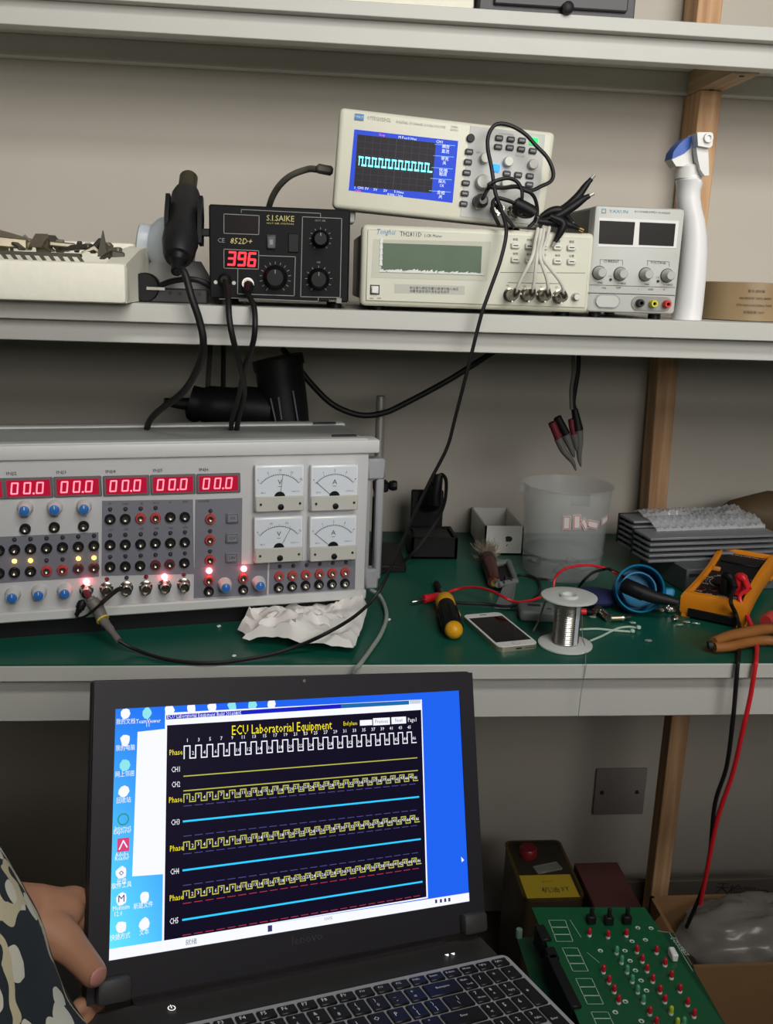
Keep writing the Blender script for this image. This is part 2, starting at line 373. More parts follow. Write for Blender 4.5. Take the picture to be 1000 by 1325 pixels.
for q in bncs: put('bnc_connector', me_bnc, eu, at(EF, q, .009))
me_btn = MB().box((0, 0, .0025), (.0165, .0135, .005), .001).frame(-.0066, -.0052, .0066, .0052, .0006, .0051, 1).mesh('push_button', [mat('grey push button', '#84858c', .45), m_ink])
for q, t_ in (((217, 465), '5V'), ((215, 557), '12V'), ((214, 648), '24V')):
    M = at(EF, cB(*q), .003); b = put('push_button', me_btn, eu, M); part('button_lettering', MB().text(t_, 0, 0, .006, .0053), m_ink, b, M, 0)
for q, t_ in (((125, 497), 'MAP'), ((272, 493), 'MAP'), ((420, 490), 'O2')): u = ez(cA(*q)); pr.text(t_, u[0], u[1], .0042, .0007)
for q, t_ in (((548, 430), 'FP'), ((624, 430), 'FAN'), ((702, 428), 'CE'), ((776, 425), 'AC+'), ((848, 422), 'SL'), ((922, 420), 'IMM'), ((552, 560), 'IG1'), ((628, 556), 'IG2'), ((704, 553), 'IG3'), ((778, 552), 'IG4'), ((850, 550), 'IG5'), ((922, 547), 'IG6')):
    u = ez(cA(*q)); pr.text(t_, u[0], u[1], .0038, .0013)
u = ez(cB(85, 388)); pr.text('POWER', u[0], u[1], .0042, .0013)
part('printed_lettering', pr, m_ink, eu, EF.M, 0)
# analogue meters
m_acr = mat('clear acrylic meter case', '#e9edf0', .12, trans=.0, var=.01, spec=.6); m_dial = mat('white dial card', '#dfe6ee', .5, var=.01)
m_cov = mat('frosted meter cover', '#c9c8c0', .3, var=.05, scale=60)
def meter(q, kind, ang, nums):
    u = ez(cB(*q)); M = EF.M @ T((u[0], u[1], 0))
    o = part('panel_meter', MB().box((0, 0, .006), (.0665, .0640, .012), .0025, seg=2), m_acr, eu, M)
    part('dial', MB().rect(-.030, -.010, .030, .029, .0122), m_dial, o, M, 0)
    a = MB(); c = V((0, -.014)); r0 = .033
    N = 24
    for i in range(N):
        a0, a1 = R(140-100*i/N), R(140-100*(i+1)/N)
        a.line(c+V((math.cos(a0), math.sin(a0)))*r0, c+V((math.cos(a1), math.sin(a1)))*r0, .0007, .0124)
    for i in range(21):
        a0 = R(140-5*i); d = V((math.cos(a0), math.sin(a0))); a.line(c+d*r0, c+d*(r0+(.0032 if i % 5 == 0 else .0018)), .0004, .0124)
    for i, t_ in enumerate(nums):
        a0 = R(138-96*i/(len(nums)-1)); d = V((math.cos(a0), math.sin(a0))); x, y = c+d*(r0+.0058)
        a.text(t_, x, y, .0045, .0124, rot=math.degrees(a0)-90)
    a.text(kind, 0, .0085, .0095, .0124); a.line((-.0022, .0028), (.0022, .0028), .0006, .0124)
    a.text('85C1', -.022, -.0055, .003, .0124); a.text('CLASS 2.5', .021, -.0045, .0026, .0124)
    part('scale_print', a, m_ink, o, M, 0)
    d = V((math.cos(R(ang)), math.sin(R(ang))))
    part('needle', MB().line(c+d*.004, c+d*.0335, .0006, .0128), m_ink, o, M, 0)
    cv = part('lower_cover', MB().box((0, -.0205, .0132), (.0655, .0205, .0045), .001), m_cov, o, M)
    for sx in (-.026, .027): part('cover_screw', MB().lathe([(.0018, .0154), (.0016, .0165)], (sx, -.0205, 0), 10), m_ink, o, M)
    part('zero_screw', MB().lathe([(.0042, .0150), (.0040, .0172), (.0034, .0176)], (.001, -.0245, 0), 16), m_black, o, M)
    part('hub', MB().lathe([(.0075, .0125), (.0072, .0135)], (0, -.0115, 0), 20), m_black, o, M)
meter((428, 320), 'V', 83, ['0', '5', '10', '15', '20']); meter((679, 318), 'A', 138, ['0', '1', '2', '3', '4'])
meter((424, 556), 'V', 62, ['0', '10', '20', '30']); meter((673, 550), 'A', 139, ['0', '1', '2', '3', '5'])
# ================================================================== instruments on the middle shelf
m_gold = mat('gold print', '#c8bd7a', .5); m_lp = mat('pale print', '#8b8b86', .5); m_blue = mat('blue print', '#3f7fc0', .5)
# ---- soldering / hot air station
a = on_y(cD(52, 795), 1.18); b = on_y(cD(866, 820), 1.18); top = on_y(cD(50, 200), 1.18).z
SR = T((a.x, 1.18, SZ)); SW = b.x-a.x; SH = top-SZ
so = thing('soldering_station', SR, 'black soldering and hot air station showing red 396', 'soldering station')
SF = Face(SR @ FM)
m_sblk = mat('black painted steel', '#19191b', .5, spec=.25)
part('case', MB().box((SW/2, .11, SH/2+.004), (SW, .22, SH-.008), .002), m_sblk, so)
part('front_plate', MB().box((SW/2, -.0015, SH/2+.004), (SW-.002, .003, SH-.010), .001), mat('black front plate', '#141416', .55, spec=.18), so)
for fx in (.015, SW-.015):
    for fy in (.02, .2): part('foot', MB().lathe([(.007, 0), (.007, .006)], (fx, fy, 0), 12), m_black, so)
OFF = .0034
def U(F, off=OFF): return lambda p: F.uv(p, off)
us = U(SF)
ln = MB()
def poly(mb, F, pts, wd, off, close=True):
    q = [F.uv(p, off) for p in pts]
    for i in range(len(q) if close else len(q)-1): mb.line(q[i], q[(i+1) % len(q)], wd, off)
poly(ln, SF, [cD(135, 258), cD(342, 268), cD(340, 380), cD(135, 372)], .0008, OFF)
poly(ln, SF, [cD(135, 465), cD(340, 475), cD(338, 583), cD(135, 577)], .0008, OFF)
poly(ln, SF, [cD(597, 275), cD(828, 285), cD(818, 750), cD(586, 745)], .0008, OFF)
poly(ln, SF, [cD(345, 503), cD(555, 510), cD(548, 740), cD(215, 728), cD(217, 583)], .0008, OFF, False)
poly(ln, SF, [cD(237, 250), cD(237, 232), cD(703, 255), cD(703, 275)], .0007, OFF, False)
poly(ln, SF, [cD(170, 752), cD(690, 772), cD(690, 750)], .0007, OFF, False)
for c0, r0, n in ((cD(437, 632), 92, 15), (cD(692, 642), 78, 11), (cD(703, 405), 66, 11)):
    for i in range(n):
        an = R(235-290*i/(n-1)); ln.line(us((c0[0]+math.cos(an)*r0*.22*.86, c0[1]-math.sin(an)*r0*.22*.86)), us((c0[0]+math.cos(an)*r0*.22, c0[1]-math.sin(an)*r0*.22)), .0006, OFF)
for t_, q, sz, k in (('CE', (118, 415), .0075, 1), ('SAIKE', (775, 770), .0038, 1), ('HOT AIR', (702, 298), .0032, 1), ('POWER', (415, 387), .003, 1), ('AIR', (692, 543), .003, 1)):
    u = us(cD(*q)); ln.text(t_, u[0], u[1], sz, OFF, sx=k)
u = us(cD(812, 768)); ln.rect(u[0]-.003, u[1]-.003, u[0]+.003, u[1]+.003, OFF)
part('printed_lines', ln, m_lp, so, SF.M, 0)
gt = MB(); u = us(cD(467, 286)); gt.text('S.I.SAIKE', u[0], u[1], .0095, OFF, wf=.033); gt.text('HOT AIR STATION', u[0], u[1]-.0058, .0026, OFF, wf=.032)
u = us(cD(238, 420)); gt.text('852D+', u[0], u[1], .0098, OFF, shear=.2, wf=.026)
part('gold_lettering', gt, m_gold, so, SF.M, 0)
part('blank_window', MB().prism([us(q) for q in (cD(140, 370), cD(336, 377), cD(338, 272), cD(140, 262))], .003, .0036), mat('dark red window', '#160c0e', .3, spec=.12), so, SF.M)
part('display_window', MB().prism([us(q) for q in (cD(140, 574), cD(333, 580), cD(335, 478), cD(140, 470))], .003, .0035), mat('dark led window', '#100708', .3, spec=.1), so, SF.M)
dg = MB(); u = us(cD(158, 556))
for i, ch in enumerate('396'): digit(dg, ch, u[0]+i*.0122, u[1]-i*.0002, .0145, .0038, .0024)
part('display_digits', dg, glow('station red digit', '#ff2a36', 3.2), so, SF.M, 0)
for q, r0 in (((437, 632), 68), ((692, 642), 62), ((703, 405), 50)):
    M = at(SF, cD(*q), .010); rr = r0*.22*.00098
    k = part('dial_knob', MB().lathe([(rr, .003), (rr, .006), (rr*.86, .008), (rr*.78, .016), (rr*.66, .018)], n=24), mat('knob black', '#0e0e10', .45, spec=.3), so, M)
    part('pointer', MB().rect(-.0005, rr*.3, .0005, rr*.62, .0183), m_lp, k, M, 0)
M = at(SF, cD(415, 425)); part('rocker_switch', MB().box((0, 0, .005), (.011, .016, .005), .0015).rect(-.002, -.003, .002, .003, .0077, 1), [mat('switch grey', '#4b4b4e', .4), m_lp], so, M)
M = at(SF, cD(545, 430)); part('side_switch', MB().box((0, 0, .004), (.013, .022, .002), .0008), m_black, so, M)
M = at(SF, cD(277, 668), .006); part('din_socket', MB().lathe([(.0085, .003), (.0085, .007), (.0072, .010), (.0050, .010), (.0048, .006)], n=20), m_chrome, so, M)
for q in ((88, 660), (195, 664)):
    M = at(SF, cD(*q)); part('screw', MB().lathe([(.0025, .003), (.0023, .0045)], n=10), m_steel, so, M)
M = at(SF, cD(142, 645)); part('cable_gland', MB().lathe([(.008, .003), (.0075, .008), (.0045, .012)], n=16), m_black, so, M)
# hot-air gun holder fixed to the left side of the station
gb = part('gun_holder', MB().box((-.012, .006, .085), (.026, .012, .009), .001), m_black, so)
M = SR
for q, sx in (((372, 380), -1), ((655, 400), 1)):
    p = on_y(cV(*q), 1.185); l = SR.inverted() @ p
    part('holder_wing', MB().prism([(-.022, .0), (.006, -.004), (.014, .03), (.010, .052), (0, .055), (-.018, .03)], -.0025, .0025), m_sblk, gb, T((p.x, p.y+.01, p.z-.030)) @ RZ(90) @ RX(90))
# ---- hot air gun
g0 = on_y(cV(465, 765), 1.148); g1 = on_y(cV(552, 110), 1.255); gd = (g1-g0); GL = gd.length
GM = T(g0) @ gd.to_track_quat('Z', 'Y').to_matrix().to_4x4()
gun = thing('hot_air_gun', GM, 'black hot air gun handle resting upright in its holder', 'hot air gun')
part('handle', MB().lathe([(.004, .0), (.0155, .002), (.0180, .008), (.0215, .03), (.0205, .055), (.0185, .08), (.018, GL*.80), (.0155, GL*.86)], n=24), mat('matt black handle', '#19191b', .5), gun)
part('nozzle', MB().lathe([(.0115, GL*.84), (.0115, GL+.01), (.0095, GL+.013), (.008, GL+.012)], n=20), mat('heat-browned nozzle', '#4a4433', .45, .6), gun)
part('cable_boot', MB().lathe([(.0062, -.022), (.0075, -.004), (.0115, .0), (.012, .004)], n=16), m_black, gun)
tail = g0-gd.normalized()*.02
part('cable', MB().tube([tail, on_y((238, 352), 1.125), on_y((248, 385), 1.118), on_y((258, 415), 1.12), on_y((263, 445), 1.125), on_y((255, 478), 1.15), on_y((236, 508), 1.20), on_y((205, 532), 1.26), on_y((192, 548), 1.30), on_y((188, 570), 1.36)], .0044, 10), m_rub, gun, Matrix())
# ---- cords of the station
i1 = SF.pt(cD(142, 655), .010); i2 = SF.pt(cD(280, 680), .012)
part('iron_cord', MB().tube([i1, on_y(cD(160, 760), 1.14), on_y((297, 415), 1.125), on_y((303, 445), 1.13), on_y((312, 480), 1.16), on_y((316, 510), 1.22), on_y((308, 545), 1.30), on_y((305, 570), 1.36)], .0037, 10), m_rub, so, Matrix())
ic = part('handpiece_cord', MB().tube([i2+V((0, -.016, -.010)), on_y(cD(310, 800), 1.135), on_y((330, 420), 1.122), on_y((327, 445), 1.13), on_y((316, 478), 1.16), on_y((309, 512), 1.22), on_y((300, 545), 1.30), on_y((298, 570), 1.36)], .0034, 10), m_rub, so, Matrix())
part('plug', MB().lathe([(.0058, -.002), (.0058, .010), (.0042, .022)], n=14), m_black, ic, T(i2) @ RX(115))
for p, q, yy, lb in (((272, 449), (268, 512), 1.60, 'thin grey cord hanging straight down close to the wall'), ((289, 449), (288, 515), 1.58, 'black cord hanging straight down behind the crossed cords')):
    solo('hanging_cord', MB().tube([on_y((p[0], p[1]-14), yy), on_y(p, yy), on_y(q, yy), on_y((q[0]-6, q[1]+60), yy)], .0042, 8), m_rub if '289' in str(p) else mat('grey cord', '#4c4942', .6), lb, 'cord')

# ---- LCR meter
LY = 1.165
a = on_y(cF(46, 382), LY); b = on_y(cF(944, 405), LY); LW = b.x-a.x; LZ0 = (a.z+b.z)/2-SZ
LT = on_y(cF(52, 60), LY).z-SZ
LR = T((a.x, LY, SZ)); lc = thing('lcr_meter', LR, 'wide cream bench meter with dead green display under the oscilloscope', 'test instrument')
LF = Face(LR @ FM)
part('case', MB().box((LW/2, .15, (LT+LZ0)/2), (LW-.012, .28, LT-LZ0-.012), .002), mat('dark grey steel case', '#3c3b38', .5), lc)
part('bezel', MB().box((LW/2, .008, (LT+LZ0)/2), (LW, .026, LT-LZ0), .007, seg=3), m_cream, lc)
part('front_plate', MB().box((LW/2, -.0055, (LT+LZ0)/2), (LW-.014, .002, LT-LZ0-.012), .0008), mat('cream front plate', '#d2d2c1', .4, var=.02), lc)
for fx in (.025, LW-.025):
    for fy in (.03, .26): part('foot', MB().lathe([(.009, 0), (.009, LZ0+.006)], (fx, fy, 0), 12), m_black, lc)
LO = .0068; ul = U(LF, LO)
q = [cF(92, 270), cF(545, 283), cF(562, 130), cF(100, 120)]; qi = [cF(130, 245), cF(518, 257), cF(523, 148), cF(133, 135)]
o_ = [LF.uv(p, .0065) for p in q]; i_ = [LF.uv(p, .002) for p in qi]
dm = MB()
for k in range(4):
    dm.quad([(*o_[k], .0069), (*o_[(k+1) % 4], .0069), (*i_[(k+1) % 4], .0066), (*i_[k], .0066)])
dw = part('display_recess', dm, mat('cream display surround', '#c2c3b2', .45), lc, LF.M, 0)
part('display_glass', MB().quad([(*p, .0072) for p in i_]), mat('dead lcd green', '#566a55', .3, var=.12, scale=25, spec=.25), lc, LF.M, 0)
fl = MB(); rnd = random.Random(3)
for k in range(34):
    t_ = k/33; e0 = V((*i_[0], .0078)).lerp(V((*i_[1], .0078)), t_); fl.quad([e0+V((rnd.uniform(-.004, 0), -.001, 0)), e0+V((rnd.uniform(.001, .005), -.001, 0)), e0+V((rnd.uniform(.001, .004), rnd.uniform(.0005, .004), .0006)), e0+V((-.002, rnd.uniform(.0005, .002), .0004))])
for k in range(5):
    e0 = V((*i_[3], .0078)).lerp(V((*i_[0], .0078)), k/5); fl.quad([e0+V((-.003, 0, 0)), e0+V((.001, 0, 0)), e0+V((.0005, .006, .0006)), e0+V((-.002, .007, 0))])
part('film_edge', fl, mat('shiny plastic film', '#eef2ee', .08, var=.02), lc, LF.M, 0)
lp = MB()
u = ul(cF(247, 101)); lp.text('TH2811D', u[0], u[1], .0078, LO, wf=.0262)
u = ul(cF(335, 107)); lp.text('LCR Meter', u[0], u[1], .0046, LO, wf=.0215)
for q_, t_ in (((338, 314), '本仪器为精密测量仪器请勿输入电压'), ((320, 326), '测量电容前请先放电以免损坏')):
    u = ul(cF(*q_)); lp.text(t_, u[0], u[1], .0038, LO)
for q_, t_ in (((92, 352), 'ON'), ((122, 352), 'OFF')): u = ul(cF(*q_)); lp.text(t_, u[0], u[1], .003, LO)
for i in range(5):
    for j, yy in enumerate((122, 178)):
        u = ul(cF(657+i*55, yy+i*2.2)); lp.text(['参数', '频率', '电平', '量程', '速度', '清零', '触发', '打印', '保持', '设置'][i+5*j], u[0], u[1], .0034, LO)
uA, uB = ul(cF(598, 250)), ul(cF(930, 252)); lp.line(uA, uB, .0005, LO)
uA, uB = ul(cF(628, 290)), ul(cF(830, 294)); lp.line(uA, uB, .0006, LO)
for q_, t_ in (((627, 302), 'HD'), ((693, 304), 'HS'), ((757, 306), 'LS'), ((818, 308), 'LD')): u = ul(cF(*q_)); lp.text(t_, u[0], u[1], .003, LO)
part('printed_lettering', lp, m_ink, lc, LF.M, 0)
u = ul(cF(150, 92)); part('blue_lettering', MB().text('Tonghui', u[0], u[1], .0088, LO, shear=.2, wf=.0225), m_blue, lc, LF.M, 0)
part('notice_sticker', MB().prism([ul(p) for p in (cF(182, 332), cF(458, 338), cF(458, 303), cF(182, 295))], .0062, .0066), mat('grey notice sticker', '#b9bbb0', .4), lc, LF.M)
M = at(LF, cF(106, 318), .008); pb = part('power_button', MB().box((0, 0, .0085), (.0085, .0085, .006), .001), m_white, lc, M); part('button_ring', MB().frame(-.0052, -.0052, .0052, .0052, .0012, .0068), m_ink, pb, M, 0)
me_lb = MB().box((0, 0, .008), (.0108, .0072, .004), .0012).rect(-.003, -.0006, .003, .0006, .0101, 1).mesh('key_button', [mat('pale key', '#dcdccf', .4), m_ink])
for i in range(5):
    for j, yy in enumerate((145, 200)): put('key_button', me_lb, lc, at(LF, cF(657+i*55, yy+i*2.0), .008))
lb = [cF(640, 338), cF(705, 338), cF(768, 340), cF(832, 345)]
for q_ in lb: put('bnc_connector', me_bnc, lc, at(LF, q_, .012) @ T((0, 0, .006)))
M = at(LF, cF(893, 346), .008); part('ground_post', MB().lathe([(.005, .006), (.005, .010), (.0035, .011), (.0035, .015), (.0015, .015)], n=16), m_steel, lc, M)
# ---- four white kelvin leads
kl = thing('test_lead', T(LF.pt(lb[1], .03)), 'four thin white test leads curving up from the cream meter', 'test lead')
tops = [cF(745, 78), cF(757, 82), cF(770, 80), cF(790, 72)]; mids = [cF(722, 190), cF(741, 190), cF(752, 185), cF(765, 190)]
for i, q_ in enumerate(lb):
    e = LF.pt((q_[0]+5, q_[1]-1), .034); m_ = LF.pt(mids[i], .045); t_ = on_y(tops[i], 1.16)
    part('bnc_plug', MB().tube([LF.pt(q_, .014), LF.pt((q_[0]+2, q_[1]), .024), e, e+(m_-e)*.14], lambda t: .0065 if t < .55 else .0045, 12, smooth=4), mat('nickel bnc plug', '#a49d92', .35, 1), kl, Matrix())
    part('cable', MB().tube([e, e.lerp(m_, .35)+V((.002*(i-1), -.004, 0)), m_, m_.lerp(t_, .6), t_], .0021, 8), mat('white cable', '#d8d6cb', .5), kl, Matrix())

# ---- oscilloscope
PY = 1.20
bl = on_y(cE(30, 467), PY); br = on_y(cE(880, 557), PY); tl = on_y(cE(60, 60), PY)
ang = -math.degrees(math.atan2(br.z-bl.z, br.x-bl.x)); PW = (br-bl).length; PH = (tl-bl).length
PR = T(bl) @ RY(ang); os_ = thing('oscilloscope', PR, 'cream digital oscilloscope with lit blue screen, tilted on the wide meter', 'oscilloscope')
PF = Face(PR @ FM)
part('case', MB().box((PW/2, .065, PH/2+.001), (PW-.012, .11, PH-.010), .004, seg=2), mat('oscilloscope case', '#bdbdb0', .45), os_)
part('bezel', MB().box((PW/2, .006, PH/2), (PW, .022, PH), .006, seg=3), m_cream, os_)
part('control_panel', MB().prism([PF.uv(p, .0055) for p in (cE(548, 500), cE(858, 535), cE(892, 170), cE(590, 133))], .0045, .0058), mat('grey control panel', '#bfc0bc', .45), os_, PF.M)
part('foot', MB().box((.024, .05, -.006), (.014, .05, .014), .002), m_white, os_); part('foot', MB().box((PW-.03, .05, -.0015), (.014, .05, .005), .001), m_black, os_)
PO = .0062; up = U(PF, PO)
scr = [cE(97, 395), cE(517, 445), cE(540, 195), cE(120, 148)]
sq = [PF.uv(p, .0052) for p in scr]
g_blue = glow('scope screen blue', '#1246d8', 1.0); sc = part('screen', MB().quad([(*p, .0054) for p in sq]), g_blue, os_, PF.M, 0)
gq = [up(p) for p in (cE(118, 378), cE(432, 405), cE(450, 203), cE(133, 168))]
part('trace_area', MB().quad([(*p, .0056) for p in gq]), glow('scope trace dark', '#17131f', .5), sc, PF.M, 0)
def bil(s_, t_): a_ = V(gq[0]).lerp(V(gq[1]), s_); b_ = V(gq[3]).lerp(V(gq[2]), s_); return a_.lerp(b_, t_)
gr = MB()
for i in range(11): gr.line(bil(i/10, 0), bil(i/10, 1), .0003 if i != 5 else .0006, .0058)
for i in range(9): gr.line(bil(0, i/8), bil(1, i/8), .0003 if i != 4 else .0006, .0058)
part('grid', gr, glow('scope grid', '#5a5068', .6), sc, PF.M, 0)
wv = MB(); prev = bil(.03, .44)
for i in range(11):
    x0_ = .045+i*.0845; hi, lo = .575, .42
    for a_, b_ in ((V((x0_, lo)), V((x0_, hi))), (V((x0_, hi)), V((x0_+.042, hi-.005))), (V((x0_+.042, hi)), V((x0_+.042, lo))), (V((x0_+.042, lo)), V((x0_+.0845, lo)))):
        wv.line(bil(*a_), bil(*b_), .0022 if a_.y == b_.y or abs(a_.y-b_.y) < .02 else .0011, .0060)
part('waveform', wv, glow('scope cyan trace', '#7ff4ff', 1.8), sc, PF.M, 0)
mn = MB()
for i in range(6):
    y0_, y1_ = [(205, 192), (250, 212), (298, 258), (345, 306), (392, 350), (432, 400)][i]
    xl, xr = 452-2.2*i*4/4-(y0_-205)*.08, 530-(y0_-205)*.09
    if i: mn.line(up(cE(xl, y1_-4)), up(cE(xr, y1_+2)), .0006, .0058)
part('menu_lines', mn, glow('scope menu line', '#8fd0ff', 1.0), sc, PF.M, 0)
st = MB()
for q_, t_ in (((465, 199), 'CH1'), ((490, 219), '耦合'), ((488, 238), '直流'), ((486, 268), '带宽'), ((484, 285), '关'), ((480, 315), '伏/格'), ((478, 330), '粗调'), ((475, 360), '探头'), ((473, 376), '1X'), ((470, 405), '反相'), ((468, 421), '关')):
    u = up(cE(*q_)); st.text(t_, u[0], u[1], .0048, .0060, rot=ang*-1*0)
for q_, t_ in (((335, 184), 'M Pos:0.00us'), ((155, 386), 'CH1 5V'), ((205, 392), '5V'), ((245, 396), '2V'), ((300, 402), '5.00ms'), ((285, 414), '81Hz / 1ms'), ((122, 384), '1')):
    u = up(cE(*q_)); st.text(t_, u[0], u[1], .0042, .0060)
part('screen_lettering', st, glow('scope text white', '#e9f6ff', 1.3), sc, PF.M, 0)
u = up(cE(232, 171)); part('stop_lettering', MB().text('Stop', u[0], u[1], .0042, .0060).text('CH1', up(cE(135, 398))[0], up(cE(135, 398))[1], .004, .0060), glow('scope text pink', '#ff6fb0', 1.3), sc, PF.M, 0)
pt = MB()
for t_, q_, s_ in (('UTD2025CL', (222, 106), .0056), ('DIGITAL STORAGE OSCILLOSCOPE', (390, 128), .0038), ('25MHz', (525, 138), .003), ('250MS/s', (525, 150), .003), ('HORIZONTAL', (735, 168), .003), ('VERTICAL', (632, 243), .003), ('TRIGGER', (790, 256), .003)):
    u = up(cE(*q_)); pt.text(t_, u[0], u[1], s_, PO, wf={'U': .028, 'D': .060}.get(t_[0]))
part('printed_lettering', pt, m_mgrey, os_, PF.M, 0)
u = up(cE(140, 98)); part('logo_badge', MB().rect(u[0]-.0055, u[1]-.0035, u[0]+.0055, u[1]+.0035, PO).text('UNI-T', u[0], u[1], .0038, PO+.0002, 1), [mat('blue badge', '#2f78b4', .4), m_white], os_, PF.M, 0)
me_sb = MB().box((0, 0, .0072), (.0098, .0066, .004), .0012).rect(-.003, -.0005, .003, .0005, .0093, 1).mesh('key_button', [mat('dark grey key', '#3d3f42', .45), m_mgrey])
for q_ in [(585, 238), (580, 280), (575, 323), (571, 365), (567, 407), (562, 449), (706, 183), (753, 188), (798, 193), (702, 219), (749, 222), (795, 228), (842, 235), (737, 327), (783, 332), (830, 337), (828, 371)]:
    put('key_button', me_sb, os_, at(PF, cE(*q_), .008))
put('key_button', MB().box((0, 0, .0072), (.0105, .008, .004), .0012).mesh('key_button', glow('green lit key', '#34e878', 1.5)), os_, at(PF, cE(846, 196), .008), 'green lit key')
put('key_button', MB().box((0, 0, .0072), (.0098, .0085, .004), .0012).mesh('key_button', glow('blue lit key', '#2f9cff', 1.7)), os_, at(PF, cE(693, 304), .008), 'blue lit key')
part('round_button', MB().lathe([(.005, .005), (.005, .008), (.0042, .009)], n=18), m_ink, os_, at(PF, cE(591, 183), .008))
me_sk = MB().lathe([(.0062, .005), (.0060, .012), (.0052, .0135)], n=18).mesh('dial_knob', mat('cream knob', '#d6d6cc', .4))
for q_ in [(650, 263), (745, 277), (845, 288), (735, 365)]: put('dial_knob', me_sk, os_, at(PF, cE(*q_), .012))
put('dial_knob', MB().lathe([(.0088, .005), (.0086, .014), (.0072, .016)], n=20).mesh('dial_knob', MATS['cream knob']), os_, at(PF, cE(640, 360), .012))
sb1 = cE(628, 440)
for q_ in (sb1, cE(700, 470), cE(770, 480)): put('bnc_connector', me_bnc, os_, at(PF, q_, .012) @ T((0, 0, .004)))
# power lead of the oscilloscope
w0 = on_y((428, 220), 1.26); m_gplug = mat('grey plug', '#55534b', .5)
wc = part('mains_cord', MB().tube([w0+V((-.018, 0, 0)), on_y((398, 219), 1.27), on_y((375, 228), 1.28), on_y((358, 245), 1.30), on_y((348, 268), 1.33), on_y((344, 300), 1.42)], .0042, 10), m_gplug, os_, Matrix())
part('plug', MB().box((0, 0, 0), (.022, .018, .011), .003), mat('grey plug', '#55534b', .5), wc, T(w0+V((-.008, 0, 0))) @ RY(8))

# ---- bench power supply
SY2 = 1.162
a = on_y(cG(74, 958), SY2); b = on_y(cG(516, 966), SY2); t0 = on_y(cG(105, 405), SY2)
QW = (b.x-a.x+ (on_y(cG(553, 425), SY2).x-t0.x))/2; QH = t0.z-SZ
QR = T(((a.x+t0.x)/2, SY2, SZ)); ps = thing('power_supply', QR, 'small grey bench power supply with two dark displays', 'power supply')
QF = Face(QR @ FM); q0 = .007
m_pg = mat('pale grey supply plastic', '#c4c6c0', .42, var=.03)
part('case', MB().box((QW/2, .12, (QH+q0)/2+.002), (QW-.006, .20, QH-q0-.004), .003), mat('grey steel supply case', '#6d6d68', .5), ps)
part('front_panel', MB().box((QW/2, .010, (QH+q0)/2), (QW, .026, QH-q0), .005, seg=2), m_pg, ps)
for fx in (.018, QW-.018):
    for fy in (.02, .2): part('foot', MB().lathe([(.008, 0), (.008, q0+.002)], (fx, fy, 0), 12), m_black, ps)
QO = .0034; uq = U(QF, QO)
part('display_surround', MB().prism([uq(p) for p in (cG(128, 612), cG(518, 620), cG(532, 485), cG(133, 468))], .0028, .0036), m_white, ps, QF.M)
for pts in ((cG(133, 597), cG(303, 604), cG(314, 490), cG(138, 482)), (cG(332, 603), cG(505, 610), cG(516, 498), cG(338, 490))):
    part('display_window', MB().prism([QF.uv(p, .004) for p in pts], .0034, .0042), mat('dark supply window', '#201d1b', .3, spec=.15), ps, QF.M)
qp = MB()
for t_, q_, s_ in (('DC POWER SUPPLY', (368, 440), .0032), ('PS-1502DD', (460, 445), .0032), ('CURRENT', (196, 686), .0044), ('VOLTAGE', (430, 692), .0044), ('FINE', (140, 792), .0032), ('COARSE', (245, 795), .0032), ('FINE', (372, 800), .0032), ('COARSE', (478, 802), .0032), ('ON', (158, 818), .0036), ('OFF', (230, 818), .0036), ('-', (330, 824), .005), ('GND', (392, 825), .0034), ('+', (458, 827), .005), ('C.C', (190, 760), .0026), ('C.V', (425, 766), .0026)):
    u = uq(cG(*q_)); qp.text(t_, u[0], u[1], s_, QO)
poly(qp, QF, [cG(140, 700), cG(140, 676), cG(252, 680), cG(252, 706)], .0004, QO, False)
poly(qp, QF, [cG(376, 706), cG(376, 682), cG(484, 688), cG(484, 712)], .0004, QO, False)
poly(qp, QF, [cG(88, 802), cG(512, 815)], .0005, QO, False); poly(qp, QF, [cG(82, 842), cG(510, 855)], .0009, QO, False)
part('printed_lettering', qp, m_ink, ps, QF.M, 0)
u = uq(cG(233, 438)); part('blue_lettering', MB().text('YAXUN', u[0], u[1], .0052, QO, wf=.0235).frame(u[0]-.021, u[1]-.0022, u[0]-.0165, u[1]+.0022, .0008, QO), mat('teal print', '#5f95b5', .5), ps, QF.M, 0)
me_qk = MB().lathe([(.0078, .003), (.0078, .005), (.0066, .0065), (.0060, .015), (.0048, .017)], n=20).mesh('dial_knob', mat('grey supply knob', '#b4b6b0', .4))
me_qr = MB().lathe([(.0086, .003), (.0086, .004)], n=20).mesh('knob_ring', m_ink)
for q_ in ((140, 742), (246, 748), (372, 750), (480, 756)):
    M = at(QF, cG(*q_), .008); put('knob_ring', me_qr, put('dial_knob', me_qk, ps, M), M)
for q_ in ((188, 776), (423, 784)): part('indicator_lamp', MB().lathe([(.0018, .003), (.0016, .0045)], n=10), m_ink, ps, at(QF, cG(*q_)))
def pill(mb, w_, h_, z0, z1, mi=0):
    r_ = h_/2; pts = [(w_/2-r_+r_*math.cos(R(t_)), r_*math.sin(R(t_))) for t_ in range(-90, 91, 15)]+[(-w_/2+r_+r_*math.cos(R(t_)), r_*math.sin(R(t_))) for t_ in range(90, 271, 15)]
    return mb.prism(pts, z0, z1, mi)
M = at(QF, cG(170, 884)); pb = part('power_button', pill(MB(), .029, .014, .003, .0055), m_pg, ps, M); part('button_surround', pill(MB(), .0335, .018, .0028, .0036), m_mgrey, pb, M)
M = at(QF, cG(390, 895)); part('terminal_plate', pill(MB(), .052, .0175, .0028, .0045), mat('grey terminal plate', '#8f9089', .45), ps, M)
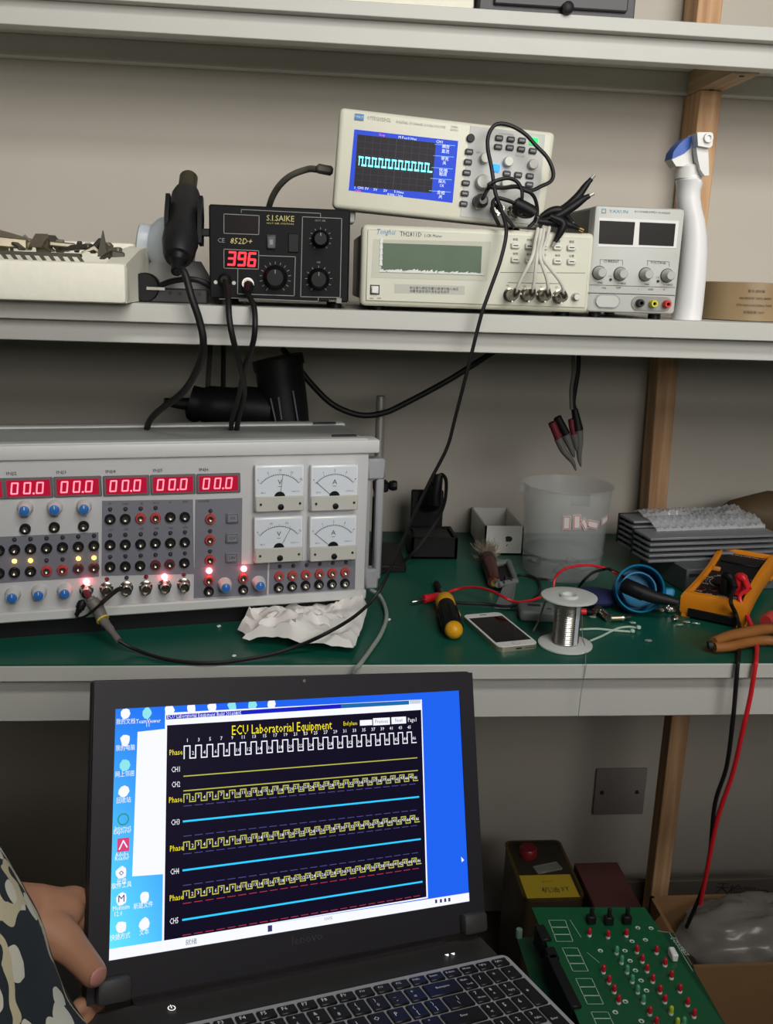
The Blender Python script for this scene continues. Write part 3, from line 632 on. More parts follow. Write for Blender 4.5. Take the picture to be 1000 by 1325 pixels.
for q_, m_, lb_ in (((341, 893), m_ink, 'black terminal'), ((407, 896), mat('yellow terminal', '#d6d23a', .4), 'yellow terminal'), ((474, 898), m_red, 'red terminal')):
    M = at(QF, cG(*q_), .009); t_ = part('terminal', MB().lathe([(.0048, .004), (.0048, .010), (.0040, .013), (.0022, .013), (.002, .008)], n=18), m_, ps, M, label=lb_)
    part('bore', MB().lathe([(.0021, .0085), (.0001, .0085)], n=10), m_ink, t_, M)
vs_ = MB()
for i in range(4): vs_.box((QW-.0028, .05, .03+i*.008), (.001, .04, .003))
part('vent_slot', vs_, m_ink, ps)['kind'] = 'stuff'
# ================================================================== other things on the shelves
# ---- foam tray with metal scraps
m_foam = mat('white polystyrene foam', '#efeddd', .75, var=.05, scale=90, bump=.25)
fx1 = on_y(cC(605, 690), 1.105).x; fx0 = -.50
FR = T((fx1, 1.105, SZ)); fo = thing('foam_tray', FR, 'white polystyrene tray holding metal scraps, overhanging the shelf', 'tray')
L_ = fx1-fx0; fh = .045; fd = .20
def fbox(name, c, d, b=.004): part(name, MB().box(c, d, b, seg=2), m_foam, fo)
fbox('base', (-L_/2-.001, fd/2, .0115), (L_-.006, fd-.008, .021)); fbox('front_wall', (-L_/2, .012, fh/2), (L_, .024, fh), .005)
fbox('back_wall', (-L_/2, fd-.012, .036), (L_, .024, .072)); fbox('left_wall', (-L_+.012, fd/2, fh/2), (.024, fd, fh))
part('side_wall', MB().prism([(.006, .001), (fd-.002, .001), (fd-.002, .070), (.10, .062), (.006, fh-.0015)], -.024, -.0005), m_foam, fo, FR @ Matrix(((0, 0, 1, 0), (1, 0, 0, 0), (0, 1, 0, 0), (0, 0, 0, 1))))
m_scr = mat('tarnished metal', '#9a917e', .4, .8, var=.3, scale=60); m_scd = mat('dark scrap metal', '#5a564e', .45, .6, var=.2)
cb = MB(); zz = SZ+.0565; xa = on_y(cC(395, 470), 1.16).x; xb = -.47
cb.box(((xa+xb)/2, 1.15, zz-.004), (xa-xb, .016, .004))
for i in range(20):
    x = xb+.006+i*(xa-xb-.01)/19; cb.prism([(0, 0), (.005, 0), (.011, -.009), (.007, -.009)], -.001, .001, 0, T((x, 1.141, zz-.004)) @ RX(90))
solo('metal_comb', cb, m_scd, 'long dark metal comb strip lying along the foam tray', 'metal strip')
scr = [((60, 410), 1.20, 'box', 40, (.045, .016, .014)), ((120, 408), 1.21, 'fold', 15, (.03, .014, .016)), ((195, 415), 1.19, 'fold', 80, (.024, .016, .024)), ((245, 418), 1.20, 'fold', -35, (.030, .016, .020)),
       ((300, 432), 1.18, 'box', 10, (.030, .012, .006)), ((365, 445), 1.18, 'box', -18, (.040, .014, .006)), ((445, 455), 1.18, 'fold', 20, (.026, .014, .010)), ((492, 440), 1.17, 'spike', 0, (.012, .006, .030)),
       ((545, 462), 1.18, 'box', -15, (.018, .012, .008)), ((560, 480), 1.16, 'box', 25, (.016, .012, .008)), ((25, 420), 1.19, 'box', 12, (.05, .02, .012)), ((520, 485), 1.16, 'fold', 40, (.018, .010, .010))]
desc = ['chunky block at the left of the foam tray', 'bent plate near the left end of the tray', 'upright folded bracket on the foam tray', 'curled bracket right of the folded one', 'flat dark bar in the middle of the scraps', 'slanting flat bar past the middle of the tray', 'folded clip right of the slanting bar', 'thin upright spike near the right end of the tray', 'small pale block beside the spike', 'small block at the right end of the scraps', 'wide block at the frame edge of the tray', 'small bent tab at the foot of the spike']
for i, (q, yy, k, an, d) in enumerate(scr):
    p = on_y(cC(*q), yy); mb = MB(); M = T(p) @ RZ(an) @ RY(an*.3)
    if k == 'box': mb.box((0, 0, 0), d, .0015, M=M)
    elif k == 'fold': mb.prism([(-d[0]/2, -d[2]/2), (0, d[2]*.4), (d[0]/2, -d[2]/2), (d[0]/2-.002, -d[2]/2-.001), (0, d[2]*.4-.004), (-d[0]/2+.002, -d[2]/2-.001)], -d[1]/2, d[1]/2, M=M @ RX(90))
    else: mb.prism([(-.006, -.012), (.006, -.012), (.001, .018)], -.003, .003, M=M @ RX(90))
    solo('metal_scrap', mb, (m_scr, m_scd)[i % 2], desc[i], 'metal scrap', 'metal scraps in the foam tray', 30)
rn4 = random.Random(21)
for i in range(11):
    p = on_y(cC(40+i*48+rn4.uniform(-12, 12), 448+rn4.uniform(-14, 8)), 1.175+rn4.uniform(0, .03)); mb = MB().box((0, 0, 0), (rn4.uniform(.012, .024), rn4.uniform(.006, .012), rn4.uniform(.003, .009)), .001, M=T(p) @ RZ(rn4.uniform(0, 180)) @ RY(rn4.uniform(-50, 50)))
    solo('metal_scrap', mb, (m_scr, m_scd)[i % 2], 'small tarnished metal chip heaped among the scraps in the tray', 'metal scrap', 'small chips in the foam tray', 30)
# ---- pale bell-shaped housing behind the gun, and low black bracket
c = on_y((228, 318), 1.285); HM = T((c.x, 1.285, SZ))
hs = thing('plastic_housing', HM, 'pale blue-white bell-shaped plastic housing behind the hot air gun', 'plastic housing')
m_pb = mat('pale bluish plastic', '#c3ccd2', .35)
hz = c.z-SZ
part('skirt', MB().lathe([(.056, 0), (.054, .012), (.042, .035), (.032, .052), (.028, hz-.02)], n=28), mat('grey white skirt', '#a9a9a6', .5), hs)
part('bell', MB().lathe([(.0395, -.022), (.041, -.008), (.038, .012), (.030, .026), (.021, .034)], n=28), m_pb, hs, T(c) @ RY(-82))
part('collar', MB().lathe([(.0195, .034), (.0205, .036), (.0205, .047), (.018, .049)], n=24), m_pb, hs, T(c) @ RY(-82))
bx = on_y(cV(190, 1040), 1.20); bk = thing('bracket_stand', T((bx.x, 1.20, SZ)), 'low black bracket with round wheel at the foot of the hot air gun', 'bracket')
part('wheel', MB().lathe([(.016, -.010), (.0175, -.008), (.0175, .008), (.016, .010)], n=24), m_black, bk, T((bx.x, 1.20, SZ+.018)) @ RX(90))
bar = part('bar', MB().box((.040, .0, .009), (.072, .014, .018), .002), mat('dark grey bracket metal', '#3c3c3c', .4, .3), bk)
for xx in (.03, .042, .066): part('bolt_hole', MB().lathe([(.0022, 0), (.002, .0008)], n=10), m_ink, bar, T((bx.x+xx, 1.193, SZ+.012)) @ FM)
part('curved_arm', MB().tube([V((bx.x+.012, 1.196, SZ+.018)), V((bx.x+.035, 1.194, SZ+.027)), V((bx.x+.062, 1.194, SZ+.029)), V((bx.x+.088, 1.198, SZ+.018))], .0035, 8), m_black, bk, Matrix())
part('silver_cutter', MB().box((bx.x+.014, 1.188, SZ+.017), (.022, .002, .0035)), m_chrome, bk, Matrix())
# ---- spray bottle
b0 = on_y(cG(575, 982), 1.19); BM = T((b0.x, 1.19, SZ)); top = on_y(cG(630, 55), 1.19).z-SZ
sp = thing('spray_bottle', BM, 'white plastic spray bottle with blue cap beside the grey power supply', 'spray bottle')
def gz(y): return on_y(cG(580, y), 1.19).z-SZ
m_sw = mat('translucent white bottle', '#ececec', .35, var=.03)
rows_ = [(985, 505, 628), (975, 497, 636), (900, 513, 646), (760, 530, 660), (650, 540, 666), (560, 545, 665), (480, 540, 655), (420, 525, 640), (370, 522, 633), (330, 525, 634), (300, 522, 645), (285, 518, 645), (279, 530, 640), (262, 532, 638)]
vs, fs, NB = [], [], 32
for y_, l_, r_ in rows_:
    pl_, pr_ = on_y(cG(l_, y_), 1.19), on_y(cG(r_, y_), 1.19); cx_, hw, z_ = (pl_.x+pr_.x)/2-b0.x, (pr_.x-pl_.x)/2, max(0, (pl_.z+pr_.z)/2-SZ)
    if y_ == 985: z_ = 0
    for k in range(NB): a_ = 2*math.pi*k/NB; vs.append(V((cx_+hw*math.cos(a_), hw*1.2*math.sin(a_), z_)))
for i in range(len(rows_)-1):
    for k in range(NB): fs.append((i*NB+k, i*NB+(k+1) % NB, (i+1)*NB+(k+1) % NB, (i+1)*NB+k))
fs.append(tuple(range(NB))[::-1]); fs.append(tuple((len(rows_)-1)*NB+k for k in range(NB)))
part('bottle', MB().add(vs, fs), m_sw, sp, None, 60)
zc = gz(268); xc = on_y(cG(578, 268), 1.19).x-b0.x
part('collar', MB().lathe([(.0158, zc-.002), (.0162, zc+.012), (.0140, zc+.0145)], (xc, 0, 0), 28), m_white, sp)
hp = lambda q: (SR and (on_y(cG(*q), 1.178).x-b0.x, on_y(cG(*q), 1.178).z-SZ))
PM = BM @ RX(90)
part('sprayer_body', MB().prism([hp(q) for q in ((520, 212), (605, 212), (598, 150), (596, 60), (590, 62), (545, 105), (510, 150), (497, 176))], -.011, .011), m_white, sp, PM)
part('blue_cap', MB().prism([hp(q) for q in ((597, 62), (590, 120), (560, 148), (497, 177), (505, 140), (530, 105), (560, 78), (585, 64))], -.0122, .0122), mat('blue sprayer cap', '#2d5bb4', .4), sp, PM)
nb = part('nozzle_block', MB().prism([hp(q) for q in ((593, 56), (600, 53), (662, 54), (671, 62), (668, 118), (655, 130), (597, 120))], .000, .030), m_white, sp, PM)
nc = hp((645, 82)); part('nozzle', MB().lathe([(.0058, .030), (.0055, .0335), (.0030, .0335), (.0028, .0315)], (nc[0], nc[1], 0), 18), m_white, nb, PM)
part('trigger', MB().prism([hp(q) for q in ((598, 122), (655, 128), (658, 150), (662, 262), (640, 265), (618, 232), (606, 180))], .004, .024), m_white, sp, PM)
# ---- roll of brown tape and the thin one in front
t0 = on_y(cG(650, 975), 1.235); TMX = t0.x+.066
tp = thing('tape_roll', T((TMX, 1.262, SZ)), 'wide brown packing tape roll at the right end of the shelf', 'tape roll')
th = on_y(cG(700, 782), 1.235).z-SZ
m_tape = mat('brown packing tape', '#9a8463', .28, var=.15, scale=15, coat=.3)
part('tape', MB().lathe([(.040, .001), (.0655, .001), (.066, th-.001), (.040, th), (.039, th-.002), (.039, .002)], n=48, cap=False), m_tape, tp)
part('cardboard_core', MB().lathe([(.0365, .0), (.0395, .0), (.0395, th), (.0365, th), (.0365, .0)], n=40, cap=False), mat('cardboard core', '#7a6248', .8), tp)
lb_ = MB()
def curved(mb, txt, a0, z, size, r):
    vs, fs = text_geo(txt); o = [(V((r*math.sin(R(a0)+v.x*size/r), -r*math.cos(R(a0)+v.x*size/r), z+v.y*size))) for v in vs]; mb.add(o, fs)
for k, t_ in enumerate(('警示:请勿撕', 'ADHESIVE TAPE 48MM', 'STRONG PACKING TAPE', '封箱胶带 100Y')): curved(lb_, t_, -12, th-.012-k*.009, .0042, .0664)
curved(lb_, '警示语', 16, th-.012, .0045, .0664)
part('printed_lettering', lb_, mat('brown print', '#54452f', .5), tp, None, 0)
# ---- oscilloscope probe: looped lead hanging to the tester below
b0_ = PF.pt(sb1, .026)
pb0 = thing('oscilloscope_probe', T(b0_), 'oscilloscope probe whose long black lead hangs to the test box', 'probe')
py = 1.150
A_ = [b0_, PF.pt(cE(640, 425), .034)]+[on_y(p, 1.165) for p in ((634, 242), (650, 243), (668, 241), (687, 246), (700, 241), (713, 234), (715.5, 222), (708, 204), (694, 189), (680, 174), (664, 164), (649, 160), (639, 163), (632, 175), (631, 192), (636, 218))]
A_ += [on_y((641, 250), 1.158), on_y((650, 276), 1.145), on_y((655, 300), 1.132), on_y((648, 335), 1.122), on_y((634, 375), 1.118), on_y((622, 410), 1.118), on_y((607, 470), 1.125), on_y((589, 540), 1.145), on_y((578, 580), 1.155), on_y((555, 625), 1.165), on_y((533, 672), 1.172), on_y((509, 727), 1.176), on_y((488, 768), 1.172)]
A_ += [on_z((462, 795), BZ+.042), on_z((425, 818), BZ+.034), on_z((380, 838), BZ+.012), on_z((330, 851), BZ+.004), on_z((270, 858), BZ+.003), on_z((215, 853), BZ+.003), on_z((175, 840), BZ+.006)]
tipM = EF.pt(bncs[0], .020); hb = EF.pt(cP(330, 520), .035); yb = EF.pt(cP(390, 650), .040); he = on_z(cP(580, 900), BZ+.016)
A_ += [he]
part('cable', MB().tube(A_, .0024, 8, smooth=7), m_rub, pb0, Matrix())
m_pg2 = mat('grey probe plastic', '#6f6a66', .5)
part('bnc_plug', MB().lathe([(.0085, 0), (.0088, .010), (.0070, .016), (.0045, .022)], n=18), mat('dark bnc plug', '#4c4a47', .4, .4), pb0, at(PF, sb1, .012) @ T((0, 0, .012)))
pbody = part('probe_body', MB().tube([EF.pt(cP(240, 400), .030), EF.pt(cP(265, 440), .032), hb, yb, yb.lerp(he, .4), he], lambda t: [.006, .0085, .0088, .0080, .0062, .0052, .0042][min(6, int(t*6.99))], 14, smooth=6), m_pg2, pb0, Matrix())
d_ = (he-hb).normalized(); part('yellow_band', MB().tube([yb-d_*.0012, yb+d_*.0012], .0086, 14, smooth=0), mat('yellow band', '#d9c24a', .5), pbody, Matrix())
part('hook_tip', MB().tube([tipM, EF.pt(cP(210, 360), .026), EF.pt(cP(240, 400), .030)], .0036, 10), m_dred, pbody, Matrix())
part('ground_clip', MB().tube([EF.pt(cP(160, 425), .024), EF.pt(cP(150, 450), .026), EF.pt(cP(125, 510), .028), EF.pt(cP(80, 600), .028)], lambda t: [.002, .0035, .0055, .006, .0058, .004, .003][min(6, int(t*6.99))], 12), m_black, pb0, Matrix())
part('ground_lead', MB().tube([EF.pt(cP(80, 600), .028), EF.pt(cP(110, 635), .030), EF.pt(cP(200, 605), .036), EF.pt(cP(330, 500), .046), EF.pt(cP(450, 390), .044), EF.pt(cP(560, 305), .034), EF.pt(cP(615, 285), .026)], lambda t: .0017 if t < .55 else .0030, 8), m_rub, pb0, Matrix())
# ---- second black lead with an in-line module, tangled on the meter
k0 = on_y(cW(420, 1050), 1.158)
tl_ = thing('probe_lead', T(k0), 'tangled black probe lead with a fat in-line module', 'probe lead')
wp = lambda q, y=1.158: on_y(cW(*q), y)
dd = wp((535, 1110))-wp((320, 990))
part('module', MB().tube([wp((310, 985)), wp((340, 1005)), wp((430, 1050)), wp((520, 1100)), wp((545, 1125))], lambda t: .0045 if t < .1 or t > .93 else .0078, 12, smooth=4), m_black, tl_, Matrix())
for pts in ([(15, 790), (100, 742), (240, 712), (340, 750), (395, 840), (400, 930), (375, 985)], [(15, 800), (60, 820), (200, 822), (340, 812), (430, 850), (500, 880), (550, 950), (575, 1060), (570, 1150)], [(320, 1000), (230, 965), (120, 940), (65, 990), (80, 1120), (140, 1255)], [(60, 985), (150, 1080), (250, 1200), (310, 1280)], [(540, 1120), (480, 1150), (380, 1140), (340, 1060)], [(560, 1160), (540, 1210), (470, 1280)]):
    part('cable', MB().tube([wp(q, 1.156+.004*math.sin(i)) for i, q in enumerate(pts)], .0023, 8, smooth=6), m_rub, tl_, Matrix())
# black probes of the four white leads, lying on the cream meter
LTZ = SZ+LT
up2 = lambda q, y: on_y(cU(*q), y)
pr4 = [([(490, 810), (580, 775), (650, 750), (730, 680), (790, 600), (825, 558)], 1.19, 'black clip lead sticking up highest beside the power supply'), ([(500, 830), (600, 800), (700, 740), (770, 690), (812, 668)], 1.175, 'black clip lead sticking up below the highest one'),
       ([(480, 830), (560, 840), (640, 845), (700, 862), (745, 880)], 1.160, 'black clip lead with brass tip lying on the cream meter'), ([(500, 800), (560, 768), (620, 762), (660, 790), (700, 840)], 1.178, 'black clip lead arched over the tangle on the cream meter'), ([(560, 800), (640, 840), (625, 900), (590, 965)], 1.152, 'black clip lead hanging over the keys of the cream meter')]
for i, (pts, yy, lb2) in enumerate(pr4):
    P_ = [up2(q, yy) for q in pts]; o = thing('clip_lead', T(P_[0]), lb2, 'clip lead', 'black clip leads bundled on the cream meter')
    part('boot', MB().tube(P_, lambda t: .0030+.0024*math.sin(math.pi*min(1, t*1.08)), 10, smooth=5), m_black, o, Matrix())
    d = (P_[-1]-P_[-2]).normalized(); part('metal_tip', MB().tube([P_[-1], P_[-1]+d*.006], .0021, 8, smooth=0), m_brass if i == 2 else m_steel, o, Matrix())
# ---- things on the top shelf
x0, x1 = on_y((-40, 5), 1.47).x, on_y((614, 5), 1.47).x
bx_ = thing('foam_slab', T(((x0+x1)/2, 1.57, TZ)), 'bright white foam slab at the very top left shelf', 'foam slab')
part('slab', MB().box((0, 0, .03), (x1-x0, .2, .06), .006, seg=2), m_foam, bx_); part('paper_sheet', MB().box((.12, -.005, .0606), (.2, .19, .0008)), m_white, bx_)
x0, x1 = on_y((620, 10), 1.462).x, on_y((822, 18), 1.462).x
dr = thing('drawer_box', T(((x0+x1)/2, 1.57, TZ)), 'dark grey small drawer box at the top edge of the picture', 'drawer box')
part('carcass', MB().box((0, .0, .05), (x1-x0, .21, .10), .002), mat('charcoal plastic box', '#48464a', .5), dr)
df = part('drawer_front', MB().box((.004, -.108, .05), (x1-x0-.034, .008, .085), .002), mat('charcoal drawer front', '#403e42', .45), dr)
part('pull_knob', MB().lathe([(.004, .108), (.009, .113), (.0085, .120), (.004, .122)], n=16), m_black, df, T(((x0+x1)/2+.012, 1.57, on_y((726, 10), 1.455).z)) @ FM)
pc_ = solo('cardboard_sheet', MB().box((.93, 1.6, TZ+.002), (.42, .16, .003)), mat('brown card', '#7d6c58', .8), 'thin brown card lying on the top shelf right of the post', 'card')

# ================================================================== hanging under the middle shelf
# black power tool behind the test box
d0 = on_y((300, 525), 1.45)
tool = thing('power_tool', T((d0.x+.06, 1.45, BZ)), 'black hand power tool standing behind the grey test box', 'power tool')
hy = lambda x, y, Y=1.45: on_y(cH(x, y), Y)
part('upright_body', MB().tube([hy(560, 470), hy(552, 380), hy(535, 240), hy(528, 205)], lambda t: .037, 20, smooth=3), m_black, tool, Matrix())
part('top_ring', MB().tube([hy(534, 222), hy(526, 185)], .0395, 20, smooth=0), m_black, tool, Matrix())
part('barrel', MB().tube([hy(500, 385), hy(420, 375), hy(330, 370), hy(240, 362), hy(195, 352)], lambda t: .033 if t < .35 else (.030 if t < .75 else .026), 18, smooth=3), m_black, tool, Matrix())
part('trigger_guard', MB().tube([hy(245, 385), hy(215, 412), hy(195, 405), hy(190, 372)], .007, 8), m_black, tool, Matrix())
part('cable_boot', MB().tube([hy(195, 362), hy(140, 358), hy(95, 352)], lambda t: .010-.004*t, 12), m_rub, tool, Matrix())
part('stand', MB().box((-.02, 0, .10), (.05, .05, .20), .004).box((-.01, 0, .006), (.14, .10, .012), .003), m_black, tool)
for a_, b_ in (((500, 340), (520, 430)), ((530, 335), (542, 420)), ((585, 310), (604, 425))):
    pa, pb = on_y(cH(*a_), 1.411), on_y(cH(*b_), 1.411); part('grey_rib', MB().tube([pa, pb], .0013, 6, smooth=0), mat('rib grey', '#6a6870', .3), tool, Matrix())  # thin lighter grey lines raised on the black body
solo('black_cable', MB().tube([hy(545, 150, 1.52), hy(600, 215, 1.5), hy(660, 290, 1.5), hy(740, 365, 1.5), hy(840, 403, 1.5), hy(930, 395, 1.5), hy(1010, 360, 1.5), on_y((580, 492), 1.5), on_y((634, 458), 1.5), on_y((655, 444), 1.5)], .0048, 10), m_rub, 'thick black cable sagging across under the middle shelf', 'cable')
# steel rod stand
r0 = on_y((490, 600), 1.55)
rs = thing('rod_stand', T((r0.x, 1.55, BZ)), 'upright steel rod on a dark base right of the test box', 'stand')
rt_ = on_y((491, 512), 1.55).z-BZ
part('rod', MB().lathe([(.0078, .012), (.0078, rt_-.001), (.0068, rt_)], n=20), m_steel, rs)
part('base', MB().box((.008, -.03, .006), (.07, .14, .014), .003), m_black, rs)
ck = part('clamp', MB().box((.004, -.004, .125), (.026, .026, .018), .003), m_black, rs)
part('clamp_knob', MB().lathe([(.004, 0), (.008, .004), (.0095, .010), (.008, .016)], n=8), m_black, ck, T((r0.x+.016, 1.545, BZ+.126)) @ RY(90))
part('sleeve', MB().lathe([(.009, .012), (.009, .105)], n=16), m_black, rs)
# clips hanging from the shelf
z1 = on_y((740, 462), 1.45)
kc = thing('kelvin_clips', T(on_y((737, 540), 1.45)), 'pair of red and black pointed clips hanging from the shelf', 'clips')
kz = lambda q: on_y(cZ(*q), 1.45)
part('grey_lead', MB().tube([on_y((741, 452), 1.45), on_y((742, 480), 1.45), on_y((739, 505), 1.45), kz((620, 120))], .0033, 8), mat('grey lead', '#6a6a64', .6), kc, Matrix())
part('black_lead', MB().tube([on_y((749, 452), 1.45), on_y((748, 480), 1.45), on_y((744, 505), 1.45), kz((650, 0)), kz((670, 120))], .0036, 8), m_rub, kc, Matrix())
m_kg = mat('grey clip metal', '#6f6e69', .45, .3); m_kr = mat('crimson clip sleeve', '#6a1c2a', .5)
part('red_sleeve', MB().tube([kz((300, 330)), kz((350, 450)), kz((410, 600))], lambda t: .0066, 10), m_kr, kc, Matrix())
part('black_sleeve', MB().tube([kz((385, 250)), kz((450, 370)), kz((530, 520))], lambda t: .0068, 10), m_black, kc, Matrix())
part('red_sleeve', MB().tube([kz((610, 280)), kz((625, 400)), kz((650, 520))], .0052, 10), m_kr, kc, Matrix())
part('black_sleeve', MB().tube([kz((665, 120)), kz((700, 300)), kz((725, 455))], lambda t: .0055+.003*t, 10), m_black, kc, Matrix())
for pts in ([(400, 590), (480, 770), (560, 880), (640, 980), (690, 1115)], [(520, 530), (590, 700), (640, 830), (660, 900)], [(735, 460), (750, 640), (740, 800), (745, 930), (768, 1050)], [(650, 520), (690, 680), (700, 800)]):
    part('jaw', MB().tube([kz(q) for q in pts], lambda t: .0062*(1-t)**.6+.0008, 10), m_kg, kc, Matrix())
# ================================================================== things on the bench
from mathutils import noise as nz_
def sheet(outline, z, hgt, seed, rings=14, nseg=4, freq=30, zf=None):
    """crumpled sheet: star-shaped outline (world xy points), ring-wise mesh with folded relief"""
    pts = []
    n = len(outline)
    for i in range(n):
        a, b = V(outline[i]), V(outline[(i+1) % n])
        for k in range(nseg): pts.append(a.lerp(b, k/nseg))
    c = sum((p for p in pts), V((0, 0, 0)))/len(pts); vs = [c]; fs = []
    m = len(pts)
    for r in range(1, rings+1):
        t = r/rings
        for p in pts:
            q = c.lerp(p, t); vs.append(q)
    for v in vs:
        d = nz_.ridged_multi_fractal(V((v.x*freq+seed, v.y*freq, seed)), 1.0, 2.1, 4, 1.0, 2.0)
        e = nz_.noise(V((v.x*14+seed*3, v.y*14, .3)))
        v.z = z+.0015+max(0, hgt*(.30*d+.55*(e+.6)))
    for i in range(m): vs[1+(rings-1)*m+i].z = z+.001+(vs[1+(rings-1)*m+i].z-z)*.45
    for i in range(m):
        fs.append((0, 1+i, 1+(i+1) % m))
        for r in range(rings-1):
            a = 1+r*m
            fs.append((a+i, a+m+i, a+m+(i+1) % m, a+(i+1) % m))
    return MB().add(vs, fs)
ol = [on_z(cB(*q), BZ) for q in ((240, 1010), (285, 1040), (262, 1055), (400, 1065), (500, 1080), (640, 1090), (775, 1102), (795, 1050), (815, 1000), (838, 940), (836, 905), (800, 895), (750, 925), (690, 915), (560, 905), (420, 905), (385, 950), (320, 960), (275, 965), (310, 1000))]
solo('paper_tissue', sheet(ol, BZ, .036, 5.2), mat('white tissue paper', '#f1efea', .85, var=.03), 'crumpled white tissue lying in front of the grey test box', 'tissue')
# ---- thin grey cable over the bench edge
solo('grey_cable', MB().tube([on_z((478, 762), BZ+.02), on_z((492, 772), BZ+.008), on_z((500, 795), BZ+.004), on_z((494, 818), BZ+.004), on_z((480, 840), BZ+.003), on_z((466, 859), BZ+.003), on_z((458, 868), BZ-.004), on_y((456, 885), BY-.004)], .0029, 8), mat('silver grey cable', '#9aa39b', .4), 'thin silver-grey cable bending over the bench edge near the tissue', 'cable')
solo('iron_cable', MB().tube([on_z((520, 728), BZ+.004), on_z((500, 738), BZ+.004), on_z((488, 742), BZ+.004), on_z((470, 742), BZ+.01)], .0030, 8), m_rub, 'short black cord running behind the test box corner', 'cord')
# ---- soldering iron stand
i0, i1 = on_z((531, 724), BZ), on_z((591, 724), BZ); IW = i1.x-i0.x
im = thing('iron_stand', T((i0.x, i0.y, BZ)), 'black soldering iron stand with sponge tray near the wall', 'iron stand')
part('tray', MB().box((IW/2, .04, .003), (IW, .08, .006), .001).box((IW/2, .003, .020), (IW, .006, .038), .001).box((IW/2, .077, .020), (IW, .006, .038), .001).box((.003, .04, .020), (.006, .08, .038), .001).box((IW-.003, .04, .020), (.006, .08, .038), .001), m_black, im)
part('sponge', MB().box((IW/2, .04, .026), (IW-.014, .066, .02), .003), mat('dirty sponge', '#3a3834', .95, var=.5, scale=200, bump=.6), im)
part('back_plate', MB().box((IW/2-.004, .088, .052), (.058, .010, .104), .002), m_black, im)
part('holder_cone', MB().lathe([(.020, .0), (.021, .006), (.012, .04), (.009, .05)], n=20), m_black, im, T((i0.x+IW/2, i0.y+.078, BZ+.082)) @ RX(35))
si = thing('soldering_iron', T((i0.x+IW/2, i0.y+.08, BZ+.09)), 'black soldering iron standing in its stand with looped cord', 'soldering iron')
ip = lambda q, y=1.575: on_y(cQ(*q), y)
part('grip', MB().tube([ip((575, 880)), ip((580, 800)), ip((592, 720)), ip((600, 685))], lambda t: .0125-.005*t, 14), m_black, si, Matrix())
part('cord', MB().tube([ip((598, 690)), ip((625, 685)), ip((648, 730), 1.56), ip((640, 850), 1.53), ip((600, 960), 1.50), ip((530, 1070), 1.485), ip((440, 1190), 1.47), on_z(cQ(330, 1280), BZ+.004), on_z(cQ(220, 1305), BZ+.004)], .0032, 8), m_rub, si, Matrix())
# ---- small open white box with apple mark
a = on_z(cI(419, 392), BZ); b = on_z(cI(585, 392), BZ); bw = b.x-a.x; bh = on_y(cI(419, 268), a.y).z-BZ
wb = thing('phone_box', T((a.x, a.y, BZ)), 'small open white cardboard box with black apple mark', 'box')
m_card = mat('white gloss card', '#d9d8d2', .35, var=.02); bd = .138; t_ = .003
part('front_side', MB().box((bw/2, t_/2, bh/2), (bw, t_, bh)), m_card, wb); part('back_side', MB().box((bw/2, bd-t_/2, bh/2), (bw, t_, bh)), m_card, wb)
part('left_side', MB().box((t_/2, bd/2, bh/2), (t_, bd, bh)), m_card, wb); part('right_side', MB().box((bw-t_/2, bd/2, bh/2), (t_, bd, bh)), m_card, wb)
part('bottom', MB().box((bw/2, bd/2, .0015), (bw, bd, .003)), m_card, wb); part('insert_tray', MB().box((bw*.35, bd*.4, .014), (bw*.5, bd*.4, .02), .002), mat('grey insert', '#8f8f8c', .6), wb)
WF = Face(T((a.x, a.y, BZ)) @ FM); u = WF.uv(cI(526, 327)); ap = MB(); s_ = .0076
out = []
for k in range(40):
    th = 2*math.pi*k/40; r_ = 1+.10*math.cos(2*th)-.10*math.exp(-((th-math.pi/2)/.35)**2)-.08*math.exp(-((th-1.5*math.pi)/.3)**2)
    x, y = r_*math.cos(th)*.98, r_*math.sin(th)*.95
    if (x-1.25)**2+(y-.15)**2 < .30:
        f_ = math.atan2(y-.15, x-1.25); x, y = 1.25+.548*math.cos(f_), .15+.548*math.sin(f_)
    out.append((u[0]-x*s_*.82, u[1]-y*s_*.82+.001))   # upside down on the box: bite to the left
ap.add([(x, y, .0006) for x, y in out]+[(u[0]+.001, u[1], .0006)], [(i, (i+1) % 40, 40) for i in range(40)])
lf = []
for k in range(10): th = 2*math.pi*k/10; lf.append((u[0]-.0022+.0009*math.cos(th)*1.0+.0018*math.sin(th)*.6, u[1]-.0105+.0022*math.sin(th), .0006))
ap.add(lf, [tuple(range(10))])
part('apple_mark', ap, m_ink, wb, WF.M, 0)
# ---- brush
q0, q1 = on_z(cS(330, 610), BZ+.011), on_z(cS(270, 400), BZ+.014); bd_ = (q1-q0).normalized()
br_ = thing('brush', T(q0), 'dark red handled brush with splayed tan bristles', 'brush')
part('handle', MB().tube([q0, q0.lerp(q1, .5), q1], lambda t: .0105+.002*t, 14, smooth=4), mat('dark red lacquer', '#4a1a1e', .3), br_, Matrix())
part('brass_end', MB().tube([q0-bd_*.004, q0+bd_*.001], .0062, 14, smooth=0), m_brass, br_, Matrix())
part('ferrule', MB().tube([q1, q1+bd_*.022], .0135, 14, smooth=0), mat('dark ferrule', '#4d3a34', .4, .5), br_, Matrix())
bs = MB(); rn = random.Random(4); bp = q1+bd_*.02
for k in range(620):
    s0 = bp+V((rn.uniform(-.010, .010), 0, rn.uniform(-.009, .009))); e = V((rn.uniform(-1, 1), rn.uniform(-.2, .5), rn.uniform(-.25, 1.1)))
    bs.tube([s0, s0+bd_*.012+e*.006, s0+bd_*rn.uniform(.018, .03)+e*rn.uniform(.010, .022)], .00035, 3, smooth=2)
b_ = part('bristles', bs, mat('tan bristle', '#8d8371', .8), br_, Matrix()); b_['kind'] = 'stuff'
